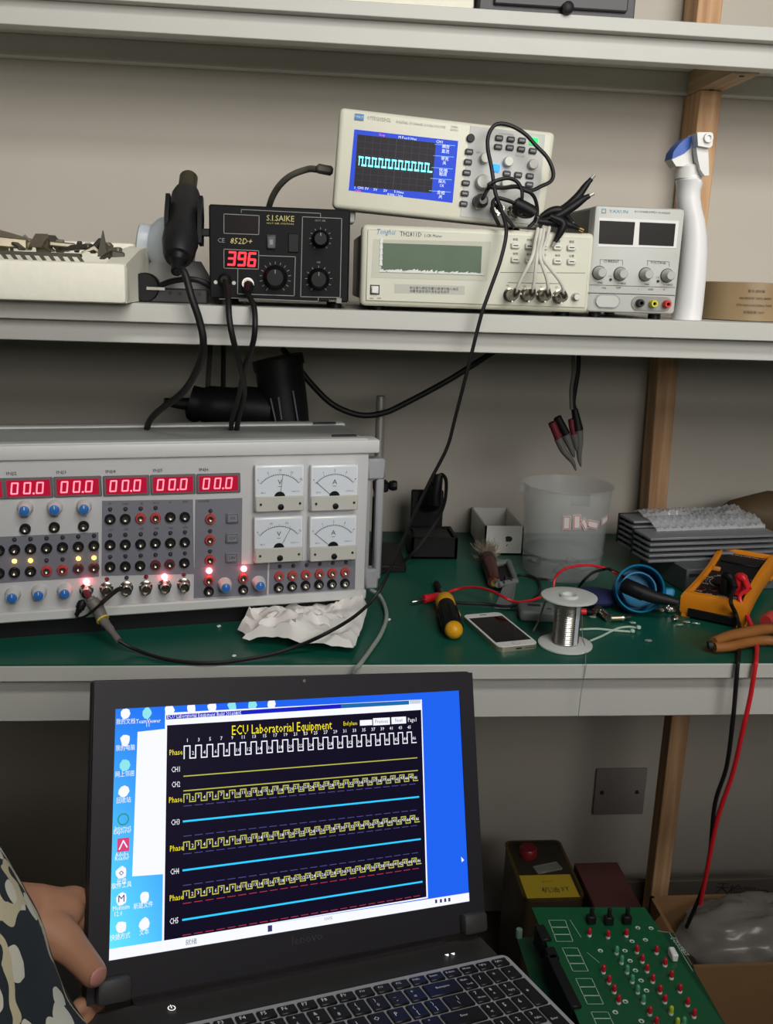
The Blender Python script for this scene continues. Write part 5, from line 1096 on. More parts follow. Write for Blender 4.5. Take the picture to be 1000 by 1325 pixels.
# ================================================================== laptop in the foreground
ex, ey, en = V((.9048, .3955, -.1579)).normalized(), V((-.0284, .4261, .9042)), None
ey = (ey-ex*ey.dot(ex)).normalized(); en = ex.cross(ey); LB = V((-.1437, .6305, .6956))
def basis(x, y, z, o): return Matrix(((x.x, y.x, z.x, o.x), (x.y, y.y, z.y, o.y), (x.z, y.z, z.z, o.z), (0, 0, 0, 1)))
LM_ = basis(ex, ey, en, LB); SFc = Face(LM_)
TH = R(111.5); bdir = ey*math.cos(TH)+en*math.sin(TH); by = -bdir; bz = ex.cross(by); HO = LB-ey*.040
KM = basis(ex, by, bz, HO); KF = Face(KM)
lp_ = thing('laptop', KM, 'open dark laptop showing yellow waveforms, held at its left corner', 'laptop')
m_lap = mat('charcoal laptop plastic', '#2b292d', .5, var=.05, scale=80, bump=.05); m_bez = mat('matt black bezel', '#242228', .5); m_lapg = mat('dark grey laptop deck', '#3a3939', .5, var=.04)
ld = part('lid', MB().box((.172, .0925, -.0075), (.379, .247, .009), .003, seg=2), m_lap, lp_, LM_)
bez = MB(); o4 = [(-.0165, -.029), (.3605, -.029), (.3605, .2145), (-.0165, .2145)]; i4 = [SFc.uv(p) for p in ((140.5, 1243), (607, 1166), (593.6, 893.5), (149, 917.5))]
for z0, z1 in ((.0008, .0008),):
    for k in range(4): bez.quad([(*o4[k], -.0028), (*o4[(k+1) % 4], -.0028), (*o4[(k+1) % 4], .0012), (*o4[k], .0012)]).quad([(*o4[k], .0012), (*o4[(k+1) % 4], .0012), (*i4[(k+1) % 4], .0012), (*i4[k], .0012)]).quad([(*i4[k], .0012), (*i4[(k+1) % 4], .0012), (*i4[(k+1) % 4], -.0004), (*i4[k], -.0004)])
bz_ = part('bezel', bez, m_bez, ld, LM_, 30)
part('webcam', MB().lathe([(.0034, .0012), (.0034, .0017), (.0022, .0017)], (*SFc.uv(cL(147, 107)), 0), 18).lathe([(.0014, .0018), (.0001, .0018)], (*SFc.uv(cL(147, 107)), 0), 10, mi=1), [m_ink, m_mgrey], ld, LM_)
u = SFc.uv(cN(150, 432)); part('maker_lettering', MB().text('lenovo', u[0], u[1], .011, .0015), mat('faint grey lettering', '#454347', .4), ld, LM_, 0)
# ---- the picture on the screen (flat print that glows)
def desk():
    m = bpy.data.materials.new('desktop glow'); m.use_nodes = True; nt = m.node_tree; b = nt.nodes['Principled BSDF']
    tc = nt.nodes.new('ShaderNodeTexCoord'); sx = nt.nodes.new('ShaderNodeSeparateXYZ'); nt.links.new(tc.outputs['Object'], sx.inputs[0])
    mr = nt.nodes.new('ShaderNodeMapRange'); mr.inputs[1].default_value = .0; mr.inputs[2].default_value = .10; nt.links.new(sx.outputs[0], mr.inputs[0])
    mv = nt.nodes.new('ShaderNodeMapRange'); mv.inputs[1].default_value = .0; mv.inputs[2].default_value = .19; nt.links.new(sx.outputs[1], mv.inputs[0])
    c1 = nt.nodes.new('ShaderNodeMix'); c1.data_type = 'RGBA'; c1.inputs[6].default_value = lin('#63e4ff'); c1.inputs[7].default_value = lin('#1a78ee'); nt.links.new(mv.outputs[0], c1.inputs[0])
    c2 = nt.nodes.new('ShaderNodeMix'); c2.data_type = 'RGBA'; c2.inputs[7].default_value = lin('#1c5fe8'); nt.links.new(c1.outputs[2], c2.inputs[6]); nt.links.new(mr.outputs[0], c2.inputs[0])
    b.inputs['Base Color'].default_value = (.003, .003, .003, 1); b.inputs['Roughness'].default_value = .3; b.inputs['Specular IOR Level'].default_value = .12
    nt.links.new(c2.outputs[2], b.inputs['Emission Color']); b.inputs['Emission Strength'].default_value = 1.1
    return m
scr_ = part('screen', MB().quad([(*p, 0) for p in i4]), desk(), lp_, LM_, 0)
uv = lambda p, z=0: SFc.uv(p, z)
gW = glow('screen white', '#f4f6ff', 1.05); gK = glow('screen black', '#120c26', .8); gY = glow('screen yellow', '#ffee2a', 1.0); gYd = glow('screen dim yellow', '#cfcf5a', .8); gC = glow('screen cyan', '#2fc8ff', 1.1)
gB = glow('screen title blue', '#1420c8', .9); gB2 = glow('screen title blue right', '#1c6fb8', .9); gP = glow('screen pale grey', '#d8dcec', .9); gD = glow('screen dashes', '#5a5aa0', .7); gR = glow('screen red dashes', '#c23a52', .8)
def scrquad(name, pts, z, m): return part(name, MB().quad([(*uv(p), z) for p in pts]), m, scr_, LM_, 0)
scrquad('white_window', [(171, 1134), (212, 1131), (214, 943), (178, 947)], .00010, gW)
scrquad('program_window', [(209.5, 1218), (553.5, 1162), (545.5, 905), (213.5, 922.5)], .00020, gW)
scrquad('title_bar', [(215, 931), (441, 916.5), (441, 911), (215, 925.5)], .00030, gB); scrquad('title_bar_right', [(441, 916.5), (529, 911.5), (529, 906.5), (441, 911)], .00030, gB2)
kq = [(212, 1217), (551.5, 1160.5), (544.5, 918.5), (216, 938.5)]
scrquad('plot_area', kq, .00030, gK)
scrquad('task_bar', [(140.5, 1243), (607, 1166), (606.5, 1155), (141, 1228)], .00025, gW)
# text and traces in screen coordinates
xl, xr = uv((237.5, 1060))[0], uv((541, 1030))[0]
def vrow(y): return uv((237.7, y))[1]
Wt, Yt, Yd, Ct, Dt, Rt = (MB() for _ in range(6)); Z = .00040
per = (xr-xl)/23
def wave(m, yh, yl, top):
    mb = MB(); h, l = vrow(yh), vrow(yl); wd = .0009
    for k in range(23):
        x = xl+k*per; mb.line((x, l), (x, h), wd, Z); mb.line((x, h), (x+per/2, h), wd, Z); mb.line((x+per/2, h), (x+per/2, l), wd, Z); mb.line((x+per/2, l), (x+per, l), wd, Z)
        s = .0043 if top else .0040
        Wt.text(str(2*k+1), x+per*.27, h+.0045 if top else h-.0026, s, Z+.0001); Wt.text(str(2*k+2), x+per*.77, l+.0040 if top else l+.0026, s, Z+.0001)
    part('waveform', mb, m, scr_, LM_, 0)
wave(gW, 965.5, 981.5, True)
for yh, yl in ((1028, 1038), (1089.8, 1099.8), (1153.2, 1162.4)): wave(gYd, yh, yl, False)
for y in (1004.4, 1023.3): v = vrow(y); part('trace_line', MB().line((xl, v), (xr, v), .0009, Z), gYd, scr_, LM_, 0)
for y in (1062.8, 1126, 1190): v = vrow(y); part('trace_line', MB().line((xl, v), (xr, v), .0015, Z), gC, scr_, LM_, 0)
def dash(m, y, n=24):
    mb = MB(); v = vrow(y); d = (xr-xl)/n
    for k in range(n): mb.line((xl+k*d, v), (xl+k*d+d*.68, v), .0006, Z)
    part('dashed_line', mb, m, scr_, LM_, 0)
for y in (1043, 1082, 1105, 1145.6): dash(gD, y)
for y in (1169, 1210): dash(gR, y)
for q, t in ((cK(472, 458), 'Phase'), (cK(470, 685), 'Phase'), (cK(475, 917), 'Phase'), (cM(474, 302), 'Phase')): a_ = uv(q); Yt.text(t, a_[0], a_[1], .0066, Z, wf=.0112)
for q, t in ((cK(472, 540), 'CH1'), (cK(472, 612), 'CH2'), (cK(470, 793), 'CH3'), (cM(466, 177), 'CH4'), (cM(463, 414), 'CH5')): a_ = uv(q); Wt.text(t, a_[0], a_[1], .0064, Z, wf=.0072)
a_ = uv((366, 942)); Yt.text('ECU Laboratorial Equipment', a_[0], a_[1], .0115, Z, wf=uv((430, 937))[0]-uv((301, 946))[0])
a_ = uv(cL(355, 297)); Yt.text('End phase', a_[0], a_[1], .0052, Z, wf=.0145)
a_ = uv(cL(632, 281)); Wt.text('Page1', a_[0], a_[1], .0056, Z, wf=.0095)
for q0, q1 in (((398, 307), (452, 280)), ((457, 306), (531, 270)), ((539, 300), (603, 266))):
    A1, A2 = uv(cL(*q0)), uv(cL(*q1)); Wt.rect(A1[0], A1[1], A2[0], A2[1], Z)
for nm, mb, m in (('white_lettering', Wt, gW), ('yellow_lettering', Yt, gY)): part(nm, mb, m, scr_, LM_, 0)
bt_ = MB()
for q, t in (((494, 288), 'Previous'), ((571, 283), 'Next')): a_ = uv(cL(*q)); bt_.text(t, a_[0], a_[1], .0052, Z+.0002, sx=.8)
a_ = uv((265, 924.5)); 
for q, t, s in ((cN(240, 350), '100%', .004), (cM(545, 515), '就绪', .005)): a2 = uv(q); bt_.text(t, a2[0], a2[1], s, Z)
part('grey_lettering', bt_, glow('screen grey text', '#8a8c9c', .6), scr_, LM_, 0)
tt = MB(); tt.text('ECU Laboratorial Equipment Build 20160805', a_[0], a_[1]-.0004, .0052, Z, wf=.066)
ic_ = MB()
icons = [(cK(232, 272), 0), (cK(334, 270), 1), (cK(440, 255), 0), (cK(545, 246), 0), (cK(645, 241), 0), (cK(742, 236), 1), (cK(838, 232), 1), (cK(930, 226), 0), (cK(230, 398), 0), (cK(229, 520), 1), (cK(222, 645), 0), (cM(211, 182), 0), (cM(211, 308), 2), (cM(210, 445), 0), (cM(322, 298), 0), (cM(320, 428), 0)]
rn = random.Random(8)
for q, k in icons[:]:
    c_ = uv(q); e = [(c_[0]+.0042*(1+.18*rn.uniform(-1, 1))*math.cos(a2), c_[1]+.0046*(1+.18*rn.uniform(-1, 1))*math.sin(a2)) for a2 in [2*math.pi*i/9 for i in range(9)]]
    part('desktop_icon', MB().add([(x, y, .00015) for x, y in e], [tuple(range(9))]), gW if k != 1 else glow('icon teal', '#8fe8ee', 1.0), scr_, LM_, 0)
for q, t in ((cK(232, 311), '我的文档'), (cK(340, 308), 'TeamViewer'), (cK(338, 326), '11'), (cK(230, 437), '我的电脑'), (cK(228, 562), '网上邻居'), (cK(222, 688), '回收站'), (cK(218, 820), 'Internet'), (cK(216, 836), 'Explorer'), (cK(214, 946), 'Adobe'), (cM(214, 112), 'Reader'), (cM(212, 226), '光盘'), (cM(212, 244), '软件工具'), (cM(210, 350), 'Multisim'), (cM(195, 380), '12.0'), (cM(205, 490), '快捷方式'), (cM(316, 340), '新建文件'), (cM(320, 468), '文本')):
    c_ = uv(q); ic_.text(t, c_[0], c_[1], .0050, .00016, sx=.8)
part('icon_captions', ic_, gW, scr_, LM_, 0); part('title_lettering', tt, gW, scr_, LM_, 0)
c_ = uv(cK(220, 900)); part('desktop_icon', MB().rect(c_[0]-.0048, c_[1]-.0052, c_[0]+.0048, c_[1]+.0052, .00015), glow('icon pink', '#d8447e', 1.0), scr_, LM_, 0)
c_ = uv(cK(220, 900)); part('icon_mark', MB().line((c_[0]-.003, c_[1]-.003), (c_[0], c_[1]+.003), .001, .0002).line((c_[0], c_[1]+.003), (c_[0]+.003, c_[1]-.002), .001, .0002), gW, scr_, LM_, 0)
c_ = uv(cK(220, 778)); part('desktop_icon', MB().lathe([(.0036, .00015), (.0048, .00015)], (c_[0], c_[1], 0), 18, cap=False), glow('icon green', '#2f9a8c', 1.0), scr_, LM_, 0)
c_ = uv(cM(211, 308)); part('icon_mark', MB().text('M', c_[0], c_[1], .0075, .0002).text('o', uv(cM(211, 180))[0], uv(cM(211, 180))[1], .008, .0002), glow('icon navy', '#2a2a80', .6), scr_, LM_, 0)
tk = MB()
for q in (cN(690, 278), cN(710, 276), cN(728, 273), cN(745, 271)): c_ = uv(q); tk.rect(c_[0]-.0012, c_[1]-.0016, c_[0]+.0012, c_[1]+.0016, .0004)
tk.rect(*[uv(cM(912, 466))[0], uv(cM(912, 466))[1], uv(cM(912, 466))[0]+.004, uv(cM(912, 466))[1]+.005], .0004)
part('tray_icons', tk, glow('tray dark', '#4a4a88', .6), scr_, LM_, 0)
c_ = uv(cN(800, 105)); part('mouse_pointer', MB().add([(c_[0]-.0014, c_[1]+.003, .0004), (c_[0]-.001, c_[1]-.002, .0004), (c_[0]+.002, c_[1]-.0005, .0004)], [(0, 1, 2)]), gW, scr_, LM_, 0)
A1, A2 = uv(cL(620, 210)), uv(cL(668, 190)); part('window_buttons', MB().rect(A1[0], A1[1], A2[0], A2[1], .0004), gP, scr_, LM_, 0)
# ---- base, hinges, keyboard
part('base', MB().box((.172, -.120, -.0125), (.379, .262, .023), .004, seg=2), m_lapg, lp_, KM)
part('hinge_bar', MB().box((.172, .012, -.006), (.30, .016, .012), .004, seg=2), m_lap, lp_, KM)
for q in (cM(175, 745), cN(850, 368)):
    c_ = SFc.uv(q, .006); part('hinge_cover', MB().box((c_[0], c_[1], .0035), (.027, .019, .015), .004, seg=2), m_lapg, lp_, LM_)
kr = KF.uv((653, 1238)); KX1, KY1 = kr[0], kr[1]; KX0 = KX1-.348
m_kf = mat('silver grey keyboard frame', '#aeaeb1', .4); m_key = mat('black key', '#161618', .4)
part('keyboard_frame', MB().prism(rrect(.352, .112, .006), .0002, .0010, M=T(((KX0+KX1)/2, KY1-.054, 0))), m_kf, lp_, KM)
kl_ = MB()
KEYM = {}
def key(x, y, w_, h_, t1, t2=None):
    k = (round(w_, 4), round(h_, 4))
    if k not in KEYM: KEYM[k] = MB().box((0, 0, .0024), (w_-.0026, h_-.0026, .0026), .0007).mesh('key', m_key)
    put('key', KEYM[k], lp_, KM @ T((x+w_/2, y-h_/2, 0)))
    if t1:
        s = .0054 if len(t1) < 3 else .0034
        if len(t1) == 1 and t2 is None: s = .0066
        kl_.text(t1, x+w_/2-.0026*(w_ < .025), y-h_/2+(.0030 if t2 else .0008), s, .0039)
    if t2: kl_.text(t2, x+w_/2-(.0022 if len(t2) < 3 else 0), y-h_/2-.0030, .0054 if len(t2) < 3 else .0032, .0039)
W_ = KX1-KX0-.006; x0 = KX0+.003; y0 = KY1-.003; fw_ = W_/19
for i, t in enumerate(['Esc', 'F1', 'F2', 'F3', 'F4', 'F5', 'F6', 'F7', 'F8', 'F9', 'F10', 'F11', 'F12', 'PrtSc', 'Insert', 'Delete', 'Home', 'PgUp', 'PgDn']): key(x0+i*fw_, y0, fw_, .0122, t)
pt_ = .01845; np_ = (W_-15*pt_)/4; rh = .0186
rows = [[('~', '`', 1), ('!', '1', 1), ('@', '2', 1), ('#', '3', 1), ('$', '4', 1), ('%', '5', 1), ('^', '6', 1), ('&', '7', 1), ('*', '8', 1), ('(', '9', 1), (')', '0', 1), ('_', '-', 1), ('+', '=', 1), ('Backspace', None, 2)],
        [('Tab', None, 1.5)]+[(c, None, 1) for c in 'QWERTYUIOP']+[('{', '[', 1), ('}', ']', 1), ('|', '\\', 1.5)],
        [('CapsLk', None, 1.75)]+[(c, None, 1) for c in 'ASDFGHJKL']+[(':', ';', 1), ('"', "'", 1), ('Enter', None, 2.25)],
        [('Shift', None, 2.25)]+[(c, None, 1) for c in 'ZXCVBNM']+[('<', ',', 1), ('>', '.', 1), ('?', '/', 1), ('Shift', None, 2.75)],
        [('Ctrl', None, 1.25), ('Fn', None, 1), ('Win', None, 1), ('Alt', None, 1.25), (None, None, 6), ('Alt', None, 1.25), ('Ctrl', None, 1.25), ('<', None, 1), ('^', None, 1), ('>', None, 1)]]
yy = y0-.0122
for r_ in rows:
    xx = x0
    for t1, t2, w_ in r_: key(xx, yy, w_*pt_, rh, t1, t2); xx += w_*pt_
    yy -= rh
nx = x0+15*pt_; ny = y0-.0122
for j, r_ in enumerate((('Num', '/', '*', '-'), ('7', '8', '9', '+'), ('4', '5', '6', ''), ('1', '2', '3', 'Enter'), ('0', '.', '', ''))):
    for i, t in enumerate(r_):
        if i == 3 and j in (1, 3): key(nx+i*np_, ny-j*rh, np_, rh*2, t)
        elif i == 3 and j in (2, 4) or (j == 4 and i == 2): continue
        else: key(nx+i*np_, ny-j*rh, np_, rh, t, {'7': 'Home', '9': 'PgUp', '3': 'PgDn', '8': '^', '4': '<', 'Num': 'Lock'}.get(t))
part('key_legends', kl_, mat('white key print', '#f4f4f6', .5), lp_, KM, 0)
c_ = KF.uv(cM(452, 832)); pw = MB()
for k in range(10): a0, a1 = R(60-300*k/10), R(60-300*(k+1)/10); pw.line((c_[0]+.0028*math.cos(a0), c_[1]+.0028*math.sin(a0)), (c_[0]+.0028*math.cos(a1), c_[1]+.0028*math.sin(a1)), .0007, .0003)
pw.line((c_[0], c_[1]), (c_[0], c_[1]+.0035), .0007, .0003)
part('power_symbol', pw, glow('white lit symbol', '#ffffff', 1.2), lp_, KM, 0)
st2 = MB()
for q in (cN(737, 503), cN(762, 498)): c_ = KF.uv(q); st2.add([(c_[0]-.0022, c_[1]+.001, .0003), (c_[0], c_[1]-.0022, .0003), (c_[0]+.0022, c_[1]+.001, .0003)], [(0, 1, 2)])
part('status_lamps', st2, glow('white lit lamp', '#ffffff', 1.6), lp_, KM, 0)
# ---- stool that carries laptop and boards (mostly hidden)
stl = thing('stool', T((.20, .60, FZ)), 'dark low stool hidden under laptop and circuit boards', 'stool')
m_stl = mat('dark stool vinyl', '#1c1a1a', .7); SEAT = .566
part('seat', MB().box((.03, .0, SEAT-FZ-.015), (.25, .22, .03), .008, seg=2), m_stl, stl)
for sx in (-.08, .13):
    for sy in (-.09, .09): part('leg', MB().lathe([(.012, 0), (.012, SEAT-FZ-.028)], (sx, sy, 0), 12), m_steel, stl)
# ================================================================== green circuit boards
m_pcb = mat('green solder mask', '#0a5431', .35, var=.12, scale=30); m_pcbd = mat('green board edge', '#083f26', .4)
ZT, ZL = .602, .572
lo = thing('circuit_board', T((.30, .70, ZL-.004)), 'lower green circuit board under the one with lamps', 'circuit board', 'stacked green circuit boards')
Pl = [on_z(q, ZL) for q in (cY(55, 150), cY(190, 143), cY(835, 95), cY(1000, 320))]
part('board', MB().box((.008, .0, .004-.0008), (.165, .19, .0016)), m_pcbd, lo)
part('standoff', MB().lathe([(.003, .004), (.003, ZT-ZL+.0024)], (-.045, .07, 0), 10), m_chrome, lo)
for sx, sy in ((.05, .07), (-.05, -.08), (.06, -.08)): part('standoff', MB().lathe([(.003, .004), (.003, ZT-ZL+.0024)], (sx, sy, 0), 10), m_chrome, lo)
part('rubber_foot', MB().box((0, 0, -.0005), (.12, .14, .005)), m_black, lo)
p_ = on_z(cY(122, 175), ZL+.006); part('capacitor', MB().lathe([(.0035, 0), (.0035, .008), (.003, .009)], (p_.x, p_.y, ZL), 12), mat('pale capacitor', '#6f8a7a', .4), lo, Matrix())
tb = thing('circuit_board', T((.30, .71, ZT)), 'upper green circuit board studded with red and yellow lamps', 'circuit board', 'stacked green circuit boards')
c4 = [on_z(q, ZT) for q in ((688, 1174), (834, 1174), (936, 1325), (752, 1330))]
ext = lambda a, b: a+(b-a)*1.25
cs4 = [c4[0], c4[1], ext(c4[1], c4[2]), ext(c4[0], c4[3])]
part('board', MB().add([V((p.x, p.y, ZT-.0016)) for p in cs4]+[V((p.x, p.y, ZT)) for p in cs4], [(0, 1, 2, 3), (7, 6, 5, 4), (0, 4, 5, 1), (1, 5, 6, 2), (2, 6, 7, 3), (3, 7, 4, 0)]), m_pcb, tb, Matrix())
oz = lambda q, z=ZT: on_z(cY(*q), z)
def led(q, m, nm): p = oz(q); return put('led', MLED[nm], tb, T((p.x, p.y, ZT)))
MLED = {k: MB().lathe([(.0022, 0), (.0022, .0022)], n=10, mi=1).lathe([(.0021, .0022), (.0021, .0066), (.0014, .0082), (.0002, .0088)], n=10).mesh('led', [m, m_white]) for k, m in (('r', mat('red led lens', '#b3202c', .25)), ('y', mat('yellow green led lens', '#a9b838', .25)), ('g', mat('clear green led lens', '#4d9a70', .25)))}
for q in ((470, 195), (563, 205), (654, 198), (706, 280), (804, 283), (733, 327), (846, 345), (757, 375), (878, 408), (785, 427), (540, 380), (567, 432), (593, 478), (615, 530), (820, 480), (920, 475), (845, 528), (958, 543), (770, 588), (803, 640), (990, 600)): led(q, None, 'r')
for q in ((876, 585), (908, 645)): led(q, None, 'y')
for q in ((605, 285), (630, 332), (657, 380), (683, 428), (710, 480), (738, 530), (940, 640)): led(q, None, 'g')
me_t = MB().box((0, 0, .0045), (.009, .007, .009), .001).lathe([(.0022, .009), (.0022, .017), (.0018, .0175)], n=10).mesh('trimmer', m_black)
for q in ((478, 132), (565, 136), (655, 132)): p = oz(q); put('trimmer', me_t, tb, T((p.x, p.y, ZT)))
for a_, b_ in (((250, 150), (290, 225)), ((300, 260), (330, 320)), ((310, 300), (440, 560))):
    pa, pb = oz(a_), oz(b_); c_ = (pa+pb)/2; ln_ = (pb-pa); part('edge_connector', MB().box((0, 0, 0), (ln_.length, .010, .022), .001), m_black, tb, T((c_.x-.006, c_.y, ZT-.008)) @ RZ(math.degrees(math.atan2(ln_.y, ln_.x))))
p = oz((885, 305)); part('white_header', MB().box((p.x, p.y, ZT+.004), (.006, .012, .008), .001), m_white, tb, Matrix())
sk = MB()
def srect(pts):
    P3 = [oz(q) for q in pts]
    for i in range(4): sk.line((P3[i].x, P3[i].y), (P3[(i+1) % 4].x, P3[(i+1) % 4].y), .0005, ZT+.0003)
for x, y, w2, h2, dx in ((268, 118, 82, 108, 40), (335, 256, 76, 118, 55), (402, 408, 80, 130, 60), (478, 575, 85, 100, 45)):
    for k in range(3): f0, f1 = k/3+.012, (k+1)/3-.012; srect([(x+dx*f0, y+h2*f0), (x+w2+dx*f0, y+h2*f0), (x+w2+dx*f1, y+h2*f1), (x+dx*f1, y+h2*f1)])
for q in ((712, 158), (778, 160), (683, 225), (750, 218), (526, 272), (648, 272), (674, 322), (700, 370), (650, 525), (600, 578), (730, 622), (755, 470), (728, 420)):
    p = oz(q); sk.lathe([(.0012, ZT+.0002), (.0026, ZT+.0005)], (p.x, p.y, 0), 8, cap=False)
for q0, q1 in (((810, 172), (868, 180)), ((868, 180), (985, 372)), ((900, 205), (945, 290)), ((375, 118), (430, 205)), ((460, 280), (520, 330))): a_, b_ = oz(q0), oz(q1); sk.line((a_.x, a_.y), (b_.x, b_.y), .0004, ZT+.0003)
p = oz((920, 250)); sk.text('ECU-TEST', p.x, p.y, .006, ZT+.0003, rot=-78)
part('silkscreen_print', sk, mat('white silkscreen', '#b9cdbf', .5), tb, Matrix(), 0)
# ================================================================== under the bench
zc_ = .20; Cq = [on_z(q, zc_) for q in ((652, 1086), (722, 1086), (756, 1164), (682, 1164))]
ccx, ccy = sum(p.x for p in Cq)/4, sum(p.y for p in Cq)/4; cw, cd = .104, .165
can = thing('metal_can', T((ccx, ccy, FZ)), 'dark rectangular metal can with red cap and yellow label', 'can')
m_can = mat('dark gold tin', '#4a3f2c', .4, .6, var=.2)
part('body', MB().box((0, 0, (zc_-FZ)/2), (cw, cd, zc_-FZ), .010, seg=3), m_can, can); part('rim', MB().prism(rrect(cw+.003, cd+.003, .012), zc_-FZ-.004, zc_-FZ+.001), mat('gold rim', '#8a713c', .35, .8), can)
part('top_plate', MB().prism(rrect(cw-.006, cd-.006, .010), zc_-FZ+.001, zc_-FZ+.0015), mat('dark tin top', '#3b362c', .45, .4), can)
c_ = on_z((683, 1108), zc_); part('cap', MB().lathe([(.016, 0), (.017, .003), (.0165, .014), (.014, .017)], n=24), mat('dark red cap', '#7a1d24', .4), can, T((c_.x, c_.y, zc_+.0015)))
c_ = on_z((708, 1125), zc_); part('clear_film', MB().box((0, 0, .002), (.05, .022, .004), .001), mat('clear film', '#8a8880', .15, alpha=.6), can, T((c_.x, c_.y, zc_+.001)) @ RZ(15))
c_ = on_z((710, 1148), zc_); yl = part('yellow_label', MB().box((0, 0, .0012), (.092, .062, .0006)), mat('yellow label', '#b39a2a', .5), can, T((c_.x, c_.y, zc_+.001)))
part('label_print', MB().text('机油', -.0, -.012, .016, .0017).text('3T', .026, -.010, .015, .0017).text('JI YOU', .0, .012, .006, .0017), m_ink, yl, T((c_.x, c_.y, zc_+.001)), 0)
Rq = [on_z(q, .16) for q in ((745, 1120), (805, 1120), (832, 1172), (758, 1172))]; rx, ry = sum(p.x for p in Rq)/4, sum(p.y for p in Rq)/4
rb = thing('maroon_box', T((rx, ry, FZ)), 'dark maroon cardboard box beside the metal can', 'box')
part('body', MB().box((0, 0, .13), (.085, .13, .26), .002), mat('maroon card', '#4a2724', .7), rb); part('lid_flap', MB().box((0, 0, .2608), (.083, .128, .002)), mat('maroon card flap', '#54302b', .7), rb)
# carton with plastic bag
kxx = on_y((893, 1252), 1.16); KR_ = T((kxx.x, 1.16, FZ)); ct = thing('cardboard_carton', KR_, 'open brown cardboard carton at the lower right corner', 'carton')
m_kc_ = mat('brown corrugated card', '#8f6c48', .85, var=.1, scale=25); ch = kxx.z-FZ; cw_, cd_ = .42, .17
part('front_side', MB().box((cw_/2, .003, ch/2), (cw_, .006, ch)), m_kc_, ct); part('back_side', MB().box((cw_/2, cd_-.003, ch/2), (cw_, .006, ch)), m_kc_, ct)
part('left_side', MB().box((.003, cd_/2, ch/2), (.006, cd_, ch)), m_kc_, ct); part('right_side', MB().box((cw_-.003, cd_/2, ch/2), (.006, cd_, ch)), m_kc_, ct); part('bottom', MB().box((cw_/2, cd_/2, .003), (cw_, cd_, .006)), m_kc_, ct)
part('flap', MB().box((0, 0, 0), (.028, .10, .004)), m_kc_, ct, T((kxx.x-.008, 1.23, FZ+ch-.012)) @ RY(-55))
bagc = V((kxx.x+.16, 1.245, FZ+ch-.045)); bg = MB().ball((0, 0, 0), 1, 72)
for v in bg.v:
    d = nz_.ridged_multi_fractal(v*1.7+V((3, 1, 2)), 1.0, 2.2, 5, 1, 2); e_ = nz_.noise(v*3.2+V((1, 7, 2))); k = .80+.09*d+.13*e_
    v.x *= .165*k; v.y *= .090*k; v.z = v.z*.15*k*(.62 if v.z > 0 else .7)
    if v.z < 0: v.x = max(-.15, min(.24, v.x)); v.y = max(-.074, min(.074, v.y))
bg.v = [v+bagc for v in bg.v]
bag = solo('plastic_bag', bg, mat('grey plastic bag', '#8a857f', .25, alpha=.7, var=.15, scale=10), 'crumpled grey plastic bag filling the cardboard carton', 'plastic bag')
bx2 = thing('grey_sheet', T((kxx.x+.22, 1.56, FZ)), 'dark grey printed board leaning behind the carton', 'board')
bxy = on_y((1000, 1134), 1.56).z
part('panel', MB().box((.04, 0, (bxy-FZ)/2), (.42, .012, bxy-FZ), .002), mat('grey printed board', '#5c554e', .7), bx2)
BF = Face(T((kxx.x+.22, 1.554, FZ)) @ FM); u0, u1 = BF.uv(cO(835, 255)), BF.uv(cO(930, 272)); bt2 = MB()
for k, ch_ in enumerate('天检测固'): uu = BF.uv(cO(835+k*42, 250+k*8)); bt2.text(ch_, uu[0], uu[1], .030, .0008, rot=-4)
part('printed_lettering', bt2, m_ink, bx2, BF.M, 0)
# ================================================================== person at the left: forearm, hand and flowered shirt
m_skin = mat('skin', '#b58468', .55, var=.08, scale=60)
def sk_pt(px, py, off): return SFc.pt((px, py), off)
hm = MB()
def limb(pts, n=16):
    P3 = [sk_pt(x, y, o) for x, y, o, r_ in pts]; rs = [r_ for *_, r_ in pts]
    c_ = catmull(P3, 6); m_ = len(rs)-1
    def rad(t): k = min(m_-1, int(t*m_)); f_ = t*m_-k; return rs[k]*(1-f_)+rs[k+1]*f_
    hm.tube(c_, rad, n, smooth=0); hm.ball(P3[0], rs[0]*.99, 14); hm.ball(P3[-1], rs[-1]*.99, 14)
limb([(-190, 1215, .03, .034), (-90, 1192, .015, .029), (-20, 1186, .004, .0255), (20, 1186, .0, .0240)])          # forearm and wrist
limb([(18, 1180, -.002, .0215), (50, 1180, -.005, .0205), (82, 1178, -.010, .0165)])                               # back of the hand
limb([(25, 1196, .002, .0215), (52, 1204, .0, .0195), (72, 1204, -.008, .0160)])
limb([(38, 1200, .004, .0180), (64, 1206, .008, .0172), (82, 1217, .012, .0148), (98, 1233, .014, .0122), (112, 1249, .0145, .0110), (121, 1260, .0138, .0104)])   # thumb
limb([(80, 1172, -.010, .0140), (97, 1166, -.016, .0115), (108, 1176, -.024, .0102), (122, 1200, -.029, .0092), (134, 1226, -.029, .0080)])          # index, behind the lid
limb([(78, 1190, -.012, .0145), (98, 1190, -.020, .0115), (106, 1206, -.028, .0104), (120, 1234, -.033, .0092), (130, 1258, -.033, .0080)])
limb([(70, 1204, -.014, .0140), (100, 1218, -.030, .0112), (119, 1245, -.040, .0098), (124, 1280, -.034, .0090), (112, 1299, -.014, .0080), (103, 1304, -.004, .0074)])
limb([(60, 1206, -.014, .0130), (90, 1228, -.034, .0105), (114, 1262, -.044, .0092), (122, 1300, -.036, .0086), (116, 1316, -.016, .0078), (108, 1320, -.006, .0070)])
pe = thing('person', T(sk_pt(-60, 1330, .03)), 'person in a dark flowered shirt gripping the laptop corner', 'person')
ao = put('arm_and_hand', hm.mesh('arm_and_hand', m_skin), pe, Matrix(), 'bare forearm and hand, thumb on the laptop bezel')
